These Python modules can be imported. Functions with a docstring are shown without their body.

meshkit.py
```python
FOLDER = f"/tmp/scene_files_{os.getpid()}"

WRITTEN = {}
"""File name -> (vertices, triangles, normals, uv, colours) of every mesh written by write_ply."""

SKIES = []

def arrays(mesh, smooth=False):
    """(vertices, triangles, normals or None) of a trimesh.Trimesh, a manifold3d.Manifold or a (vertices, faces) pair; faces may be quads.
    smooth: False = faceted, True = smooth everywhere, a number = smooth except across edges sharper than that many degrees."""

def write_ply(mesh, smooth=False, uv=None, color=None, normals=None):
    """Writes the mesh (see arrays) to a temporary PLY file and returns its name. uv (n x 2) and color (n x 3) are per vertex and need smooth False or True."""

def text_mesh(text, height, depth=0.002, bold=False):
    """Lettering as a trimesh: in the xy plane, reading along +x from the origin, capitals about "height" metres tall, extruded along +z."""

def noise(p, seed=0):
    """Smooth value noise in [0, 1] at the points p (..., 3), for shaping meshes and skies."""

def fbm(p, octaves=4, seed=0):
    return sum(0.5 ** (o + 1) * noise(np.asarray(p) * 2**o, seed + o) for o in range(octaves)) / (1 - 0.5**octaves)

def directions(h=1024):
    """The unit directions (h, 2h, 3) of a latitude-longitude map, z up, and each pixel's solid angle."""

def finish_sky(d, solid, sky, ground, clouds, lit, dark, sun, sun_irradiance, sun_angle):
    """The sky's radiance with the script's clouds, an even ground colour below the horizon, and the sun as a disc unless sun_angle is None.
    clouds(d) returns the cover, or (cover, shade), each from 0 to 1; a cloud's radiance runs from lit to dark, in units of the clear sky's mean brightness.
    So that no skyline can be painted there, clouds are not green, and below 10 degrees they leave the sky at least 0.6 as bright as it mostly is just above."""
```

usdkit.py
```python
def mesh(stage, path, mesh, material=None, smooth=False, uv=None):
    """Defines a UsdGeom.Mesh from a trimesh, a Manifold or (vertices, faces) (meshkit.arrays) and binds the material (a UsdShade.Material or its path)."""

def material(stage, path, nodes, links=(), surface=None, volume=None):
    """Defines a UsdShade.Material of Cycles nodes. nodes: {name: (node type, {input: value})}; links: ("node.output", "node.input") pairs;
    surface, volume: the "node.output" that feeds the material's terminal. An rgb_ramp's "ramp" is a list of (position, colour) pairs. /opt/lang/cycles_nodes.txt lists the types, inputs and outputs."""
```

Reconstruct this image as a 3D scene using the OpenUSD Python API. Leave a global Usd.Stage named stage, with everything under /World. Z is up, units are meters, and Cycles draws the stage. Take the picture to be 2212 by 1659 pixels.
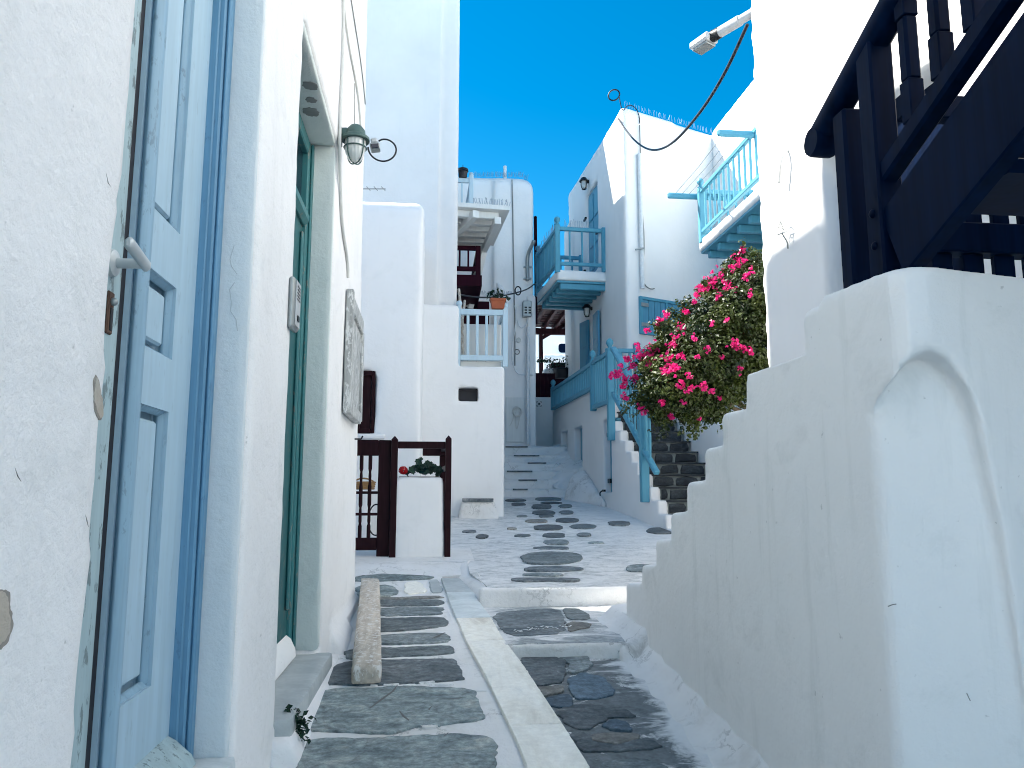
import math, random
import numpy as np, trimesh, usdkit, meshkit
from manifold3d import Manifold, CrossSection
from scipy import sparse
from pxr import Usd, UsdGeom, UsdLux, UsdShade, Gf, Sdf

stage = Usd.Stage.CreateInMemory()
UsdGeom.SetStageUpAxis(stage, UsdGeom.Tokens.z)
UsdGeom.SetStageMetersPerUnit(stage, 1.0)
stage.DefinePrim('/World', 'Xform')
stage.DefinePrim('/World/Looks', 'Scope')
random.seed(7)
RNG = np.random.default_rng(7)

# ------------------------------------------------------------------ camera, sky, sun, exposure
EXPOSURE = 1.6
SKY_STRENGTH = 0.072
SUN_INTENSITY = 1.25
TO_SUN = np.array([-1.0, 0.47, 1.12]); TO_SUN /= np.linalg.norm(TO_SUN)
YAW, PITCH = math.radians(6.02), math.radians(8.205)        # turned right of the alley's direction (+y), tilted up
EYE = np.array([0, 0, 1.1])
RIGHT = np.array([math.cos(YAW), -math.sin(YAW), 0])
FWD = np.array([math.sin(YAW) * math.cos(PITCH), math.cos(YAW) * math.cos(PITCH), math.sin(PITCH)])
UP = np.cross(RIGHT, FWD)
cam = UsdGeom.Camera.Define(stage, '/World/camera')
M = Gf.Matrix4d(*RIGHT, 0, *UP, 0, *(-FWD), 0, *EYE, 1)
cam.AddTransformOp().Set(M)
cam.CreateHorizontalApertureAttr(36.0)
cam.CreateVerticalApertureAttr(27.0)
cam.CreateFocalLengthAttr(36.0 * 1661 / 2212)
cam.CreateClippingRangeAttr(Gf.Vec2f(0.02, 2000))
cam.CreateExposureAttr(EXPOSURE)

sky = UsdLux.DomeLight.Define(stage, '/World/sky')
elev, rot = math.asin(TO_SUN[2]), math.atan2(TO_SUN[0], TO_SUN[1])
skym = usdkit.material(stage, '/World/Looks/sky', {
    's': ('sky_texture', {'sky_type': 'single_scattering', 'sun_disc': False, 'sun_elevation': elev, 'sun_rotation': rot,
                          'air_density': 1.0, 'aerosol_density': 0.25, 'ozone_density': 3.0, 'altitude': 50.0}),
    'h': ('hsv', {'saturation': 1.47, 'value': 1.0, 'hue': 0.487, 'fac': 1.0}),
    'b': ('background_shader', {'strength': SKY_STRENGTH})}, [('s.color', 'h.color'), ('h.color', 'b.color')], surface='b.background')
UsdShade.MaterialBindingAPI.Apply(sky.GetPrim()).Bind(skym)
sky.GetPrim().SetCustomDataByKey('kind', 'structure')
sun = UsdLux.DistantLight.Define(stage, '/World/sun')
sun.CreateIntensityAttr(SUN_INTENSITY); sun.CreateAngleAttr(0.53); sun.CreateNormalizeAttr(True)
sun.CreateColorAttr(Gf.Vec3f(1.0, 0.95, 0.87))
zax = TO_SUN; xax = np.cross([0, 0, 1], zax); xax /= np.linalg.norm(xax); yax = np.cross(zax, xax)
sun.AddTransformOp().Set(Gf.Matrix4d(*xax, 0, *yax, 0, *zax, 0, 0, 0, 20, 1))

# ------------------------------------------------------------------ measured points: a sight line of the survey met with the surface it was measured on
FP, CX, CY = 1661.0, 1106.0, 829.5
def sight(x, y): return FWD + RIGHT * (x - CX) / FP + UP * (CY - y) / FP
def onX(x, y, X): d = sight(x, y); return EYE + d * (X / d[0])
def onY(x, y, Y): d = sight(x, y); return EYE + d * (Y / d[1])
def onZ(x, y, Z): d = sight(x, y); return EYE + d * ((Z - EYE[2]) / d[2])
def onV(x, y, a, b):
    n = np.array([b[1] - a[1], a[0] - b[0]]); d = sight(x, y)
    return EYE + d * (np.dot(n, a) / np.dot(n, d[:2]))
def onG(x, y, g):
    d = sight(x, y); lo, hi = 0.5, 40.0
    ts = np.linspace(0.8, 30, 1500); P = EYE + d * ts[:, None] / d[1]
    f = P[:, 2] - np.array([g(*p[:2]) for p in P])
    k = np.argmax(f < 0)
    if k == 0: k = len(ts) - 1
    return P[k]

# ------------------------------------------------------------------ materials
def mat(name, nodes, links, surface):
    return usdkit.material(stage, '/World/Looks/' + name, nodes, links, surface=surface)

def plaster(name, lo, hi, stain=(0.55, 0.57, 0.55), stain_amt=0.35, bump=0.5, fine=26.0, specks=0.5, streak=0.25):
    return mat(name, {
        'g': ('geometry', {}),
        'n1': ('noise_texture', {'scale': 1.3, 'detail': 5.0, 'roughness': 0.6}),
        'r1': ('rgb_ramp', {'ramp': [(0.3, lo), (0.7, hi)]}),
        'n2': ('noise_texture', {'scale': 4.2, 'detail': 9.0, 'roughness': 0.72, 'distortion': 0.4}),
        'r2': ('rgb_ramp', {'ramp': [(0.55, (0, 0, 0)), (0.72, (stain_amt,) * 3)]}),
        'mx': ('mix', {'color2': stain}),
        'mp': ('mapping', {'scale': (7.0, 7.0, 0.7)}),
        'n3': ('noise_texture', {'scale': 1.6, 'detail': 6.0, 'roughness': 0.65}),
        'r3': ('rgb_ramp', {'ramp': [(0.56, (0, 0, 0)), (0.75, (streak,) * 3)]}),
        'mx2': ('mix', {'color2': (0.52, 0.55, 0.52)}),
        'n4': ('noise_texture', {'scale': 38.0, 'detail': 3.0, 'roughness': 0.6}),
        'r4': ('rgb_ramp', {'ramp': [(0.70, (0, 0, 0)), (0.76, (specks,) * 3)]}),
        'mx3': ('mix', {'color2': (0.30, 0.31, 0.30)}),
        'n5': ('noise_texture', {'scale': fine, 'detail': 8.0, 'roughness': 0.68}),
        'n6': ('noise_texture', {'scale': 5.5, 'detail': 4.0, 'roughness': 0.55}),
        'ad': ('math', {'math_type': 'multiply_add', 'value2': 1.6}),
        'b': ('bump', {'strength': bump, 'distance': 0.006}),
        'p': ('principled_bsdf', {'roughness': 0.82, 'specular_ior_level': 0.25})},
        [('g.position', 'n1.vector'), ('g.position', 'n2.vector'), ('g.position', 'mp.vector'), ('mp.vector', 'n3.vector'), ('g.position', 'n4.vector'),
         ('g.position', 'n5.vector'), ('g.position', 'n6.vector'), ('n1.fac', 'r1.fac'), ('n2.fac', 'r2.fac'), ('n3.fac', 'r3.fac'), ('n4.fac', 'r4.fac'),
         ('r1.color', 'mx.color1'), ('r2.color', 'mx.fac'), ('mx.color', 'mx2.color1'), ('r3.color', 'mx2.fac'), ('mx2.color', 'mx3.color1'), ('r4.color', 'mx3.fac'),
         ('n6.fac', 'ad.value1'), ('n5.fac', 'ad.value3'), ('ad.value', 'b.height'), ('b.normal', 'p.normal'), ('mx3.color', 'p.base_color')], 'p.BSDF')

def paint(name, col, worn=(0.30, 0.30, 0.28), wear=0.0, rough=0.5, var=0.18, bump=0.25, grain=(30.0, 30.0, 2.0), spec=0.35):
    c = np.array(col)
    return mat(name, {
        'g': ('geometry', {}), 'oi': ('object_info', {}),
        'mp': ('mapping', {'scale': grain}),
        'n1': ('noise_texture', {'scale': 1.0, 'detail': 6.0, 'roughness': 0.65}),
        'r1': ('rgb_ramp', {'ramp': [(0.3, tuple(c * (1 - var))), (0.7, tuple(np.minimum(c * (1 + var), 0.9)))]}),
        'n2': ('noise_texture', {'scale': 13.0, 'detail': 9.0, 'roughness': 0.72}),
        'r2': ('rgb_ramp', {'ramp': [(0.62 - wear * 0.15, (0, 0, 0)), (0.66 - wear * 0.15, (min(1.0, wear * 2),) * 3)]}),
        'mpw': ('mapping', {'scale': (3.0, 3.0, 1.1)}),
        'mx': ('mix', {'color2': worn}),
        'b': ('bump', {'strength': bump, 'distance': 0.003}),
        'p': ('principled_bsdf', {'roughness': rough, 'specular_ior_level': spec})},
        [('g.position', 'mp.vector'), ('mp.vector', 'n1.vector'), ('g.position', 'mpw.vector'), ('mpw.vector', 'n2.vector'), ('n1.fac', 'r1.fac'), ('n2.fac', 'r2.fac'), ('r1.color', 'mx.color1'),
         ('r2.color', 'mx.fac'), ('n1.fac', 'b.height'), ('b.normal', 'p.normal'), ('mx.color', 'p.base_color')], 'p.BSDF')

def stonemat(name, cols, bump=0.7, white=0.0, stretch=(1.0, 2.0, 2.0), vein=0.30, scale=5.0, dark=(0.03, 0.035, 0.04), grain=1.0):
    ramp = [(0.30 + 0.40 * k / (len(cols) - 1), c) for k, c in enumerate(cols)]
    return mat(name, {
        'g': ('geometry', {}), 'oi': ('object_info', {}),
        'of': ('vector_math', {'math_type': 'add'}), 'cx': ('combine_xyz', {}),
        'mr': ('math', {'math_type': 'multiply', 'value2': 37.0}),
        'mp': ('mapping', {'scale': stretch}),
        'n1': ('noise_texture', {'scale': scale, 'detail': 10.0, 'roughness': 0.70, 'distortion': 0.9}),
        'r1': ('rgb_ramp', {'ramp': ramp}),
        'n2': ('noise_texture', {'scale': 34.0, 'detail': 7.0, 'roughness': 0.75}),
        'r2': ('rgb_ramp', {'ramp': [(0.30, (1 - 0.5 * grain,) * 3), (0.5, (1.0,) * 3), (0.70, (1 + 0.7 * grain,) * 3)]}),
        'ml': ('mix', {'mix_type': 'multiply', 'fac': 1.0}),
        'n3': ('noise_texture', {'scale': 5.0, 'detail': 10.0, 'roughness': 0.78}),
        'r3': ('rgb_ramp', {'ramp': [(0.59, (0, 0, 0)), (0.70, (white,) * 3)]}),
        'mx': ('mix', {'color2': (0.62, 0.62, 0.60)}),
        'nd': ('noise_texture', {'scale': 2.5, 'detail': 5.0}), 'vs': ('vector_math', {'math_type': 'scale', 'scale': 0.55}), 'va': ('vector_math', {'math_type': 'add'}),
        'v': ('voronoi_texture', {'feature': 'distance_to_edge', 'scale': 2.3}), 'rv2': ('rgb_ramp', {'ramp': [(0.0, (vein,) * 3), (0.012, (vein * 0.4,) * 3), (0.03, (0, 0, 0))]}),
        'mv': ('mix', {'color2': dark}),
        'hv': ('hsv', {'saturation': 1.0, 'fac': 1.0}), 'rv': ('math', {'math_type': 'multiply_add', 'value2': 0.6, 'value3': 0.72}),
        'bs': ('math', {'math_type': 'multiply_add', 'value2': 0.5}),
        'b': ('bump', {'strength': bump, 'distance': 0.010}),
        'p': ('principled_bsdf', {'roughness': 0.62, 'specular_ior_level': 0.35})},
        [('oi.random', 'mr.value1'), ('mr.value', 'cx.x'), ('mr.value', 'cx.y'), ('g.position', 'of.vector1'), ('cx.vector', 'of.vector2'), ('of.vector', 'mp.vector'),
         ('mp.vector', 'n1.vector'), ('of.vector', 'n2.vector'), ('mp.vector', 'n3.vector'), ('n1.fac', 'r1.fac'), ('n2.fac', 'r2.fac'), ('r1.color', 'ml.color1'), ('r2.color', 'ml.color2'),
         ('of.vector', 'nd.vector'), ('nd.color', 'vs.vector1'), ('vs.vector', 'va.vector1'), ('of.vector', 'va.vector2'), ('va.vector', 'v.vector'), ('v.distance', 'rv2.fac'),
         ('oi.random', 'rv.value1'), ('rv.value', 'hv.value'), ('ml.color', 'hv.color'), ('hv.color', 'mx.color1'), ('n3.fac', 'r3.fac'), ('r3.color', 'mx.fac'), ('mx.color', 'mv.color1'), ('rv2.color', 'mv.fac'),
         ('n2.fac', 'bs.value1'), ('n1.fac', 'bs.value3'), ('bs.value', 'b.height'), ('b.normal', 'p.normal'), ('mv.color', 'p.base_color')], 'p.BSDF')

def plain(name, col, rough=0.5, metal=0.0, spec=0.5):
    return mat(name, {'g': ('geometry', {}), 'n': ('noise_texture', {'scale': 24.0, 'detail': 5.0}),
                      'r': ('rgb_ramp', {'ramp': [(0.3, tuple(np.array(col) * 0.92)), (0.7, tuple(np.minimum(np.array(col) * 1.06, 0.95)))]}),
                      'p': ('principled_bsdf', {'roughness': rough, 'metallic': metal, 'specular_ior_level': spec})},
               [('g.position', 'n.vector'), ('n.fac', 'r.fac'), ('r.color', 'p.base_color')], 'p.BSDF')

def leafmat(name, a, b, trans=0.3):
    return mat(name, {'g': ('geometry', {}), 'n': ('noise_texture', {'scale': 6.0, 'detail': 3.0}),
                      'mxr': ('math', {'math_type': 'multiply_add', 'value2': 0.6}), 'ad': ('math', {'math_type': 'multiply', 'value2': 0.55}),
                      'r': ('rgb_ramp', {'ramp': [(0.2, a), (0.8, b)]}),
                      'p': ('principled_bsdf', {'roughness': 0.45, 'specular_ior_level': 0.4}), 't': ('translucent_bsdf', {}), 'm': ('mix_closure', {'fac': trans})},
               [('g.position', 'n.vector'), ('n.fac', 'mxr.value1'), ('g.random_per_island', 'ad.value1'), ('ad.value', 'mxr.value3'), ('mxr.value', 'r.fac'),
                ('r.color', 'p.base_color'), ('r.color', 't.color'), ('p.BSDF', 'm.closure1'), ('t.BSDF', 'm.closure2')], 'm.closure')

WHITE_OLD = plaster('plaster_old', (0.80, 0.795, 0.785), (0.87, 0.865, 0.855), stain_amt=0.34, bump=1.0, specks=0.45, streak=0.16)
WHITE = plaster('plaster_white', (0.82, 0.815, 0.805), (0.87, 0.865, 0.855), stain_amt=0.14, bump=0.5, specks=0.12, streak=0.10)
WHITE_CLEAN = plaster('plaster_clean', (0.83, 0.82, 0.80), (0.87, 0.86, 0.845), stain_amt=0.06, bump=0.3, specks=0.05, streak=0.10)
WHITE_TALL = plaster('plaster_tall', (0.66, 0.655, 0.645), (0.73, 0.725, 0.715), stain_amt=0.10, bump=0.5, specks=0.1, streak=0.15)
WHITE_GREY = plaster('plaster_grey', (0.82, 0.825, 0.81), (0.88, 0.88, 0.865), stain_amt=0.30, bump=0.6, specks=0.4, streak=0.30)
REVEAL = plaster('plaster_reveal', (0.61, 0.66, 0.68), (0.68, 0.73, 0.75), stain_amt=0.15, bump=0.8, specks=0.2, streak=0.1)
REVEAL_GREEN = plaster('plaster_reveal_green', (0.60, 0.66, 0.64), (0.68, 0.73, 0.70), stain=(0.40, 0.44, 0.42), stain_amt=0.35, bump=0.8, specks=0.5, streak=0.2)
WASH = mat('whitewash_ground', {'g': ('geometry', {}),
    'n1': ('noise_texture', {'scale': 2.2, 'detail': 8.0, 'roughness': 0.65}), 'r1': ('rgb_ramp', {'ramp': [(0.34, (0.88, 0.87, 0.855)), (0.55, (0.82, 0.81, 0.79)), (0.70, (0.66, 0.64, 0.60))]}),
    'n2': ('noise_texture', {'scale': 6.5, 'detail': 10.0, 'roughness': 0.78, 'distortion': 0.8}), 'r2': ('rgb_ramp', {'ramp': [(0.57, (0, 0, 0)), (0.70, (0.6,) * 3)]}), 'm2': ('mix', {'color2': (0.40, 0.39, 0.36)}),
    'nd': ('noise_texture', {'scale': 5.0, 'detail': 6.0, 'roughness': 0.7}), 'vs': ('vector_math', {'math_type': 'scale', 'scale': 0.35}), 'va': ('vector_math', {'math_type': 'add'}),
    'v': ('voronoi_texture', {'feature': 'distance_to_edge', 'scale': 3.4}), 'rc': ('rgb_ramp', {'ramp': [(0.0, (0.9,) * 3), (0.010, (0.5,) * 3), (0.022, (0, 0, 0))]}),
    'nm': ('noise_texture', {'scale': 1.7, 'detail': 3.0}), 'rm': ('rgb_ramp', {'ramp': [(0.50, (0, 0, 0)), (0.62, (0.7,) * 3)]}), 'cm': ('mix', {'mix_type': 'multiply', 'fac': 1.0}), 'm3': ('mix', {'color2': (0.22, 0.22, 0.21)}),
    'n5': ('noise_texture', {'scale': 22.0, 'detail': 9.0, 'roughness': 0.7}), 'b': ('bump', {'strength': 1.0, 'distance': 0.010}), 'p': ('principled_bsdf', {'roughness': 0.82, 'specular_ior_level': 0.25})},
    [('g.position', 'n1.vector'), ('g.position', 'n2.vector'), ('g.position', 'nd.vector'), ('g.position', 'nm.vector'), ('g.position', 'n5.vector'), ('n1.fac', 'r1.fac'), ('n2.fac', 'r2.fac'), ('r1.color', 'm2.color1'), ('r2.color', 'm2.fac'),
     ('nd.color', 'vs.vector1'), ('vs.vector', 'va.vector1'), ('g.position', 'va.vector2'), ('va.vector', 'v.vector'), ('v.distance', 'rc.fac'), ('nm.fac', 'rm.fac'), ('rc.color', 'cm.color1'), ('rm.color', 'cm.color2'),
     ('m2.color', 'm3.color1'), ('cm.color', 'm3.fac'), ('n5.fac', 'b.height'), ('b.normal', 'p.normal'), ('m3.color', 'p.base_color')], 'p.BSDF')

def wash_worn(name, lo, edge0, edge1, amt=1.0, nscale=3.2):
    """whitewash trodden down to the grey mortar in the middle of the way: worn between x = edge0 and edge1, brushed white beside the walls"""
    return mat(name, {'g': ('geometry', {}), 'mp': ('mapping', {'scale': (0.9, 1.9, 1.0)}), 'sx': ('separate_xyz', {}),
        'n0': ('noise_texture', {'scale': 1.1, 'detail': 6.0, 'roughness': 0.6}), 'a0': ('math', {'math_type': 'multiply_add', 'value2': 0.9, 'value3': -0.45}), 'x0': ('math', {'math_type': 'add'}),
        'e1': ('map_range', {'from_min': edge0[0], 'from_max': edge0[1], 'to_min': 0.0, 'to_max': 1.0}), 'e2': ('map_range', {'from_min': edge1[0], 'from_max': edge1[1], 'to_min': 1.0, 'to_max': 0.0}),
        'em': ('math', {'math_type': 'multiply'}),
        'n1': ('noise_texture', {'scale': nscale, 'detail': 12.0, 'roughness': 0.76, 'distortion': 1.2}),
        'r1': ('rgb_ramp', {'ramp': [(0.40, (0, 0, 0)), (0.50, (0.30,) * 3), (0.57, (0.75,) * 3), (0.66, (1, 1, 1))]}),
        'f': ('math', {'math_type': 'multiply'}), 'f2': ('math', {'math_type': 'multiply', 'value2': amt, 'use_clamp': True}),
        'n2': ('noise_texture', {'scale': 24.0, 'detail': 9.0, 'roughness': 0.72}),
        'r2': ('rgb_ramp', {'ramp': [(0.3, tuple(np.array(lo) * 0.6)), (0.7, tuple(np.array(lo) * 1.35))]}),
        'n3': ('noise_texture', {'scale': 9.0, 'detail': 9.0, 'roughness': 0.75}), 'r3': ('rgb_ramp', {'ramp': [(0.35, (0.87, 0.86, 0.845)), (0.60, (0.80, 0.795, 0.78)), (0.72, (0.55, 0.56, 0.55))]}),
        'm': ('mix', {}),
        'b': ('bump', {'strength': 0.9, 'distance': 0.012}),
        'p': ('principled_bsdf', {'roughness': 0.75, 'specular_ior_level': 0.3})},
        [('g.position', 'mp.vector'), ('mp.vector', 'n1.vector'), ('g.position', 'n0.vector'), ('g.position', 'n2.vector'), ('g.position', 'n3.vector'), ('g.position', 'sx.vector'),
         ('n0.fac', 'a0.value1'), ('sx.x', 'x0.value1'), ('a0.value', 'x0.value2'), ('x0.value', 'e1.value'), ('x0.value', 'e2.value'), ('e1.result', 'em.value1'), ('e2.result', 'em.value2'),
         ('n1.fac', 'r1.fac'), ('r1.color', 'f.value1'), ('em.value', 'f.value2'), ('f.value', 'f2.value1'), ('n2.fac', 'r2.fac'), ('n3.fac', 'r3.fac'),
         ('r3.color', 'm.color1'), ('r2.color', 'm.color2'), ('f2.value', 'm.fac'), ('n2.fac', 'b.height'), ('b.normal', 'p.normal'), ('m.color', 'p.base_color')], 'p.BSDF')
PLAZA = wash_worn('worn_whitewash', (0.54, 0.555, 0.55), (-0.4, 0.6), (1.5, 2.4), 0.62, 4.2)
LANE = wash_worn('worn_mortar', (0.19, 0.21, 0.215), (-0.2, 0.0), (0.78, 1.0), 1.4)
LANDING = wash_worn('worn_landing', (0.36, 0.39, 0.40), (0.3, 0.5), (0.9, 1.15), 0.8)
SLATE = stonemat('slate', [(0.07, 0.093, 0.10), (0.13, 0.16, 0.168), (0.20, 0.23, 0.235), (0.34, 0.35, 0.33)], white=0.35)
SLATE_GREEN = stonemat('slate_green', [(0.09, 0.12, 0.125), (0.18, 0.225, 0.23), (0.29, 0.335, 0.33), (0.44, 0.44, 0.39)], white=0.35)
SLATE_DARK = stonemat('slate_dark', [(0.045, 0.06, 0.07), (0.09, 0.11, 0.12), (0.15, 0.168, 0.175), (0.28, 0.285, 0.275)], white=0.25)
SLATE_BLUE = stonemat('slate_blue', [(0.06, 0.095, 0.125), (0.085, 0.125, 0.16), (0.12, 0.165, 0.20)], white=0.08, vein=0.1)
SLATE_BROWN = stonemat('slate_brown', [(0.15, 0.145, 0.135), (0.22, 0.215, 0.195), (0.31, 0.30, 0.265)], white=0.2)
STEPSTONE = stonemat('step_stone', [(0.010, 0.016, 0.020), (0.020, 0.028, 0.036), (0.05, 0.065, 0.072)], white=0.06, vein=0.0)
MARBLE = stonemat('marble', [(0.54, 0.50, 0.42), (0.72, 0.69, 0.61), (0.82, 0.80, 0.73), (0.66, 0.66, 0.62)], bump=0.2, white=0.0, stretch=(2.4, 0.8, 1.0), vein=0.10, scale=1.6, dark=(0.35, 0.33, 0.28), grain=0.16)
MARBLE_GREY = stonemat('marble_grey', [(0.40, 0.44, 0.44), (0.53, 0.57, 0.57), (0.66, 0.69, 0.68)], bump=0.2, white=0.1, vein=0.12, scale=2.0, dark=(0.25, 0.27, 0.27), grain=0.12)
MORTAR_GREY = plaster('mortar_grey', (0.16, 0.19, 0.19), (0.26, 0.29, 0.28), bump=0.8)
BLUE_PALE = paint('paint_pale_blue', (0.37, 0.52, 0.62), worn=(0.22, 0.31, 0.37), wear=0.14, var=0.08, bump=0.35)
BLUE_SOFT_SHADE = paint('soft_blue_and_shade', (0.25, 0.40, 0.51), worn=(0.10, 0.15, 0.19), wear=0.22, var=0.14, bump=0.35)  # astragal colour; on the panel mouldings it paints shade over pale blue
BLUE_MID = paint('paint_mid_blue', (0.12, 0.27, 0.41), worn=(0.08, 0.14, 0.22), wear=0.2, var=0.15, bump=0.3)
BLUE_WORN = paint('paint_worn_blue', (0.36, 0.48, 0.51), worn=(0.14, 0.19, 0.20), wear=0.45, var=0.15, bump=0.5)
TEAL = paint('paint_teal', (0.005, 0.090, 0.098), worn=(0.22, 0.17, 0.13), wear=0.25, var=0.15)
TEAL_FRAME = paint('paint_teal_frame', (0.035, 0.165, 0.175), worn=(0.25, 0.2, 0.16), wear=0.3, var=0.15)
AEGEAN = paint('paint_aegean_blue', (0.085, 0.315, 0.43), var=0.08, bump=0.1, wear=0.05, worn=(0.2, 0.35, 0.45))
AEGEAN_DARK = paint('paint_shutter_blue', (0.085, 0.29, 0.42), var=0.10, bump=0.15)
PALE_RAIL = paint('paint_pale_rail', (0.46, 0.60, 0.68), var=0.06, bump=0.1)
WHITE_WOOD = paint('paint_white_wood', (0.72, 0.735, 0.72), var=0.05, bump=0.1)
NAVY = paint('paint_navy', (0.0005, 0.0055, 0.022), var=0.35, bump=0.15, rough=0.5, spec=0.035)
NAVY_BRIGHT = paint('paint_navy_window', (0.02, 0.10, 0.25), var=0.1)  # brighter blue than the navy, used on the window bar
BROWN = paint('wood_brown', (0.020, 0.0065, 0.009), var=0.35, bump=0.3, rough=0.5, spec=0.08, grain=(40, 40, 3))
OXBLOOD = paint('paint_oxblood', (0.022, 0.0025, 0.009), var=0.15, bump=0.15, spec=0.06)
WEATHERED = paint('wood_weathered', (0.34, 0.35, 0.34), worn=(0.62, 0.63, 0.62), wear=0.7, var=0.35, bump=0.6)
BEAMWOOD = paint('wood_beam', (0.52, 0.46, 0.385), worn=(0.72, 0.70, 0.66), wear=0.6, var=0.30, bump=0.9, grain=(30, 4, 30), rough=0.8)
RUST = plain('rust', (0.085, 0.045, 0.03), 0.8)
METAL_GREY = plain('metal_grey', (0.33, 0.36, 0.36), 0.4, 0.6)
METAL_LIGHT = plain('metal_light', (0.46, 0.48, 0.49), 0.55, 0.0, 0.3)
METAL_PAINT = plain('handle_paint', (0.50, 0.54, 0.55), 0.4, 0.2)
METAL_DARK = plain('metal_dark', (0.02, 0.022, 0.025), 0.45, 0.4)
LAMP_GREEN = plain('lamp_green', (0.07, 0.125, 0.115), 0.6, 0.2)
RUBBER = plain('rubber_black', (0.006, 0.007, 0.012), 0.5)
WIRE_WHITE = plain('wire_white', (0.62, 0.62, 0.59), 0.6)
WIRE_GREY = plain('wire_grey', (0.22, 0.23, 0.22), 0.6)
SPIKE = plain('spike_metal', (0.30, 0.36, 0.42), 0.4, 0.3)
PLASTER_BARE = plaster('plaster_bare', (0.36, 0.31, 0.25), (0.55, 0.50, 0.43), stain_amt=0.4, bump=1.2)
CRACK = plain('crack_dark', (0.16, 0.16, 0.155), 0.9)
CHIP = plain('chip_edge', (0.27, 0.25, 0.22), 0.9)
SOOT = plain('soot', (0.24, 0.25, 0.24), 0.9)
HAIRLINE = plain('hairline', (0.40, 0.44, 0.46), 0.9)
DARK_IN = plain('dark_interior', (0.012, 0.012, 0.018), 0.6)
TERRACOTTA = plain('terracotta', (0.33, 0.085, 0.035), 0.8)
POT_BLACK = plain('pot_black', (0.008, 0.008, 0.012), 0.5)
PVC = plain('pipe_paint', (0.74, 0.76, 0.77), 0.5)
BOARD = plaster('board_white', (0.70, 0.70, 0.67), (0.78, 0.78, 0.74), stain_amt=0.25, bump=0.3, streak=0.5)
WICKER = plain('wicker', (0.30, 0.17, 0.07), 0.7)
SCRIBBLE = plain('chalk_white', (0.8, 0.81, 0.82), 0.9)
RED_PETAL = leafmat('geranium_red', (0.55, 0.005, 0.012), (0.75, 0.02, 0.03), 0.2)
LEAF_DARK = leafmat('geranium_leaf', (0.006, 0.03, 0.018), (0.02, 0.075, 0.04), 0.2)
LEAF_BUSH = leafmat('bush_leaf', (0.010, 0.026, 0.008), (0.19, 0.24, 0.035), 0.26)
PETAL = leafmat('bract_pink', (0.70, 0.012, 0.20), (0.90, 0.07, 0.40), 0.4)
BARK = plain('bark', (0.12, 0.09, 0.06), 0.9)
GLASS_RIBBED = mat('lamp_glass', {'g': ('geometry', {}), 'w': ('wave_texture', {'scale': 18.0, 'bands_direction': 'x'}), 'b': ('bump', {'strength': 0.4, 'distance': 0.003}),
    'p': ('principled_bsdf', {'base_color': (0.80, 0.84, 0.82), 'roughness': 0.35, 'transmission_weight': 0.3, 'ior': 1.45})},
    [('g.position', 'w.vector'), ('w.fac', 'b.height'), ('b.normal', 'p.normal')], 'p.BSDF')
PANE = mat('window_pane', {'p': ('principled_bsdf', {'base_color': (0.01, 0.015, 0.03), 'roughness': 0.08, 'specular_ior_level': 0.6})}, [], 'p.BSDF')

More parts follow.
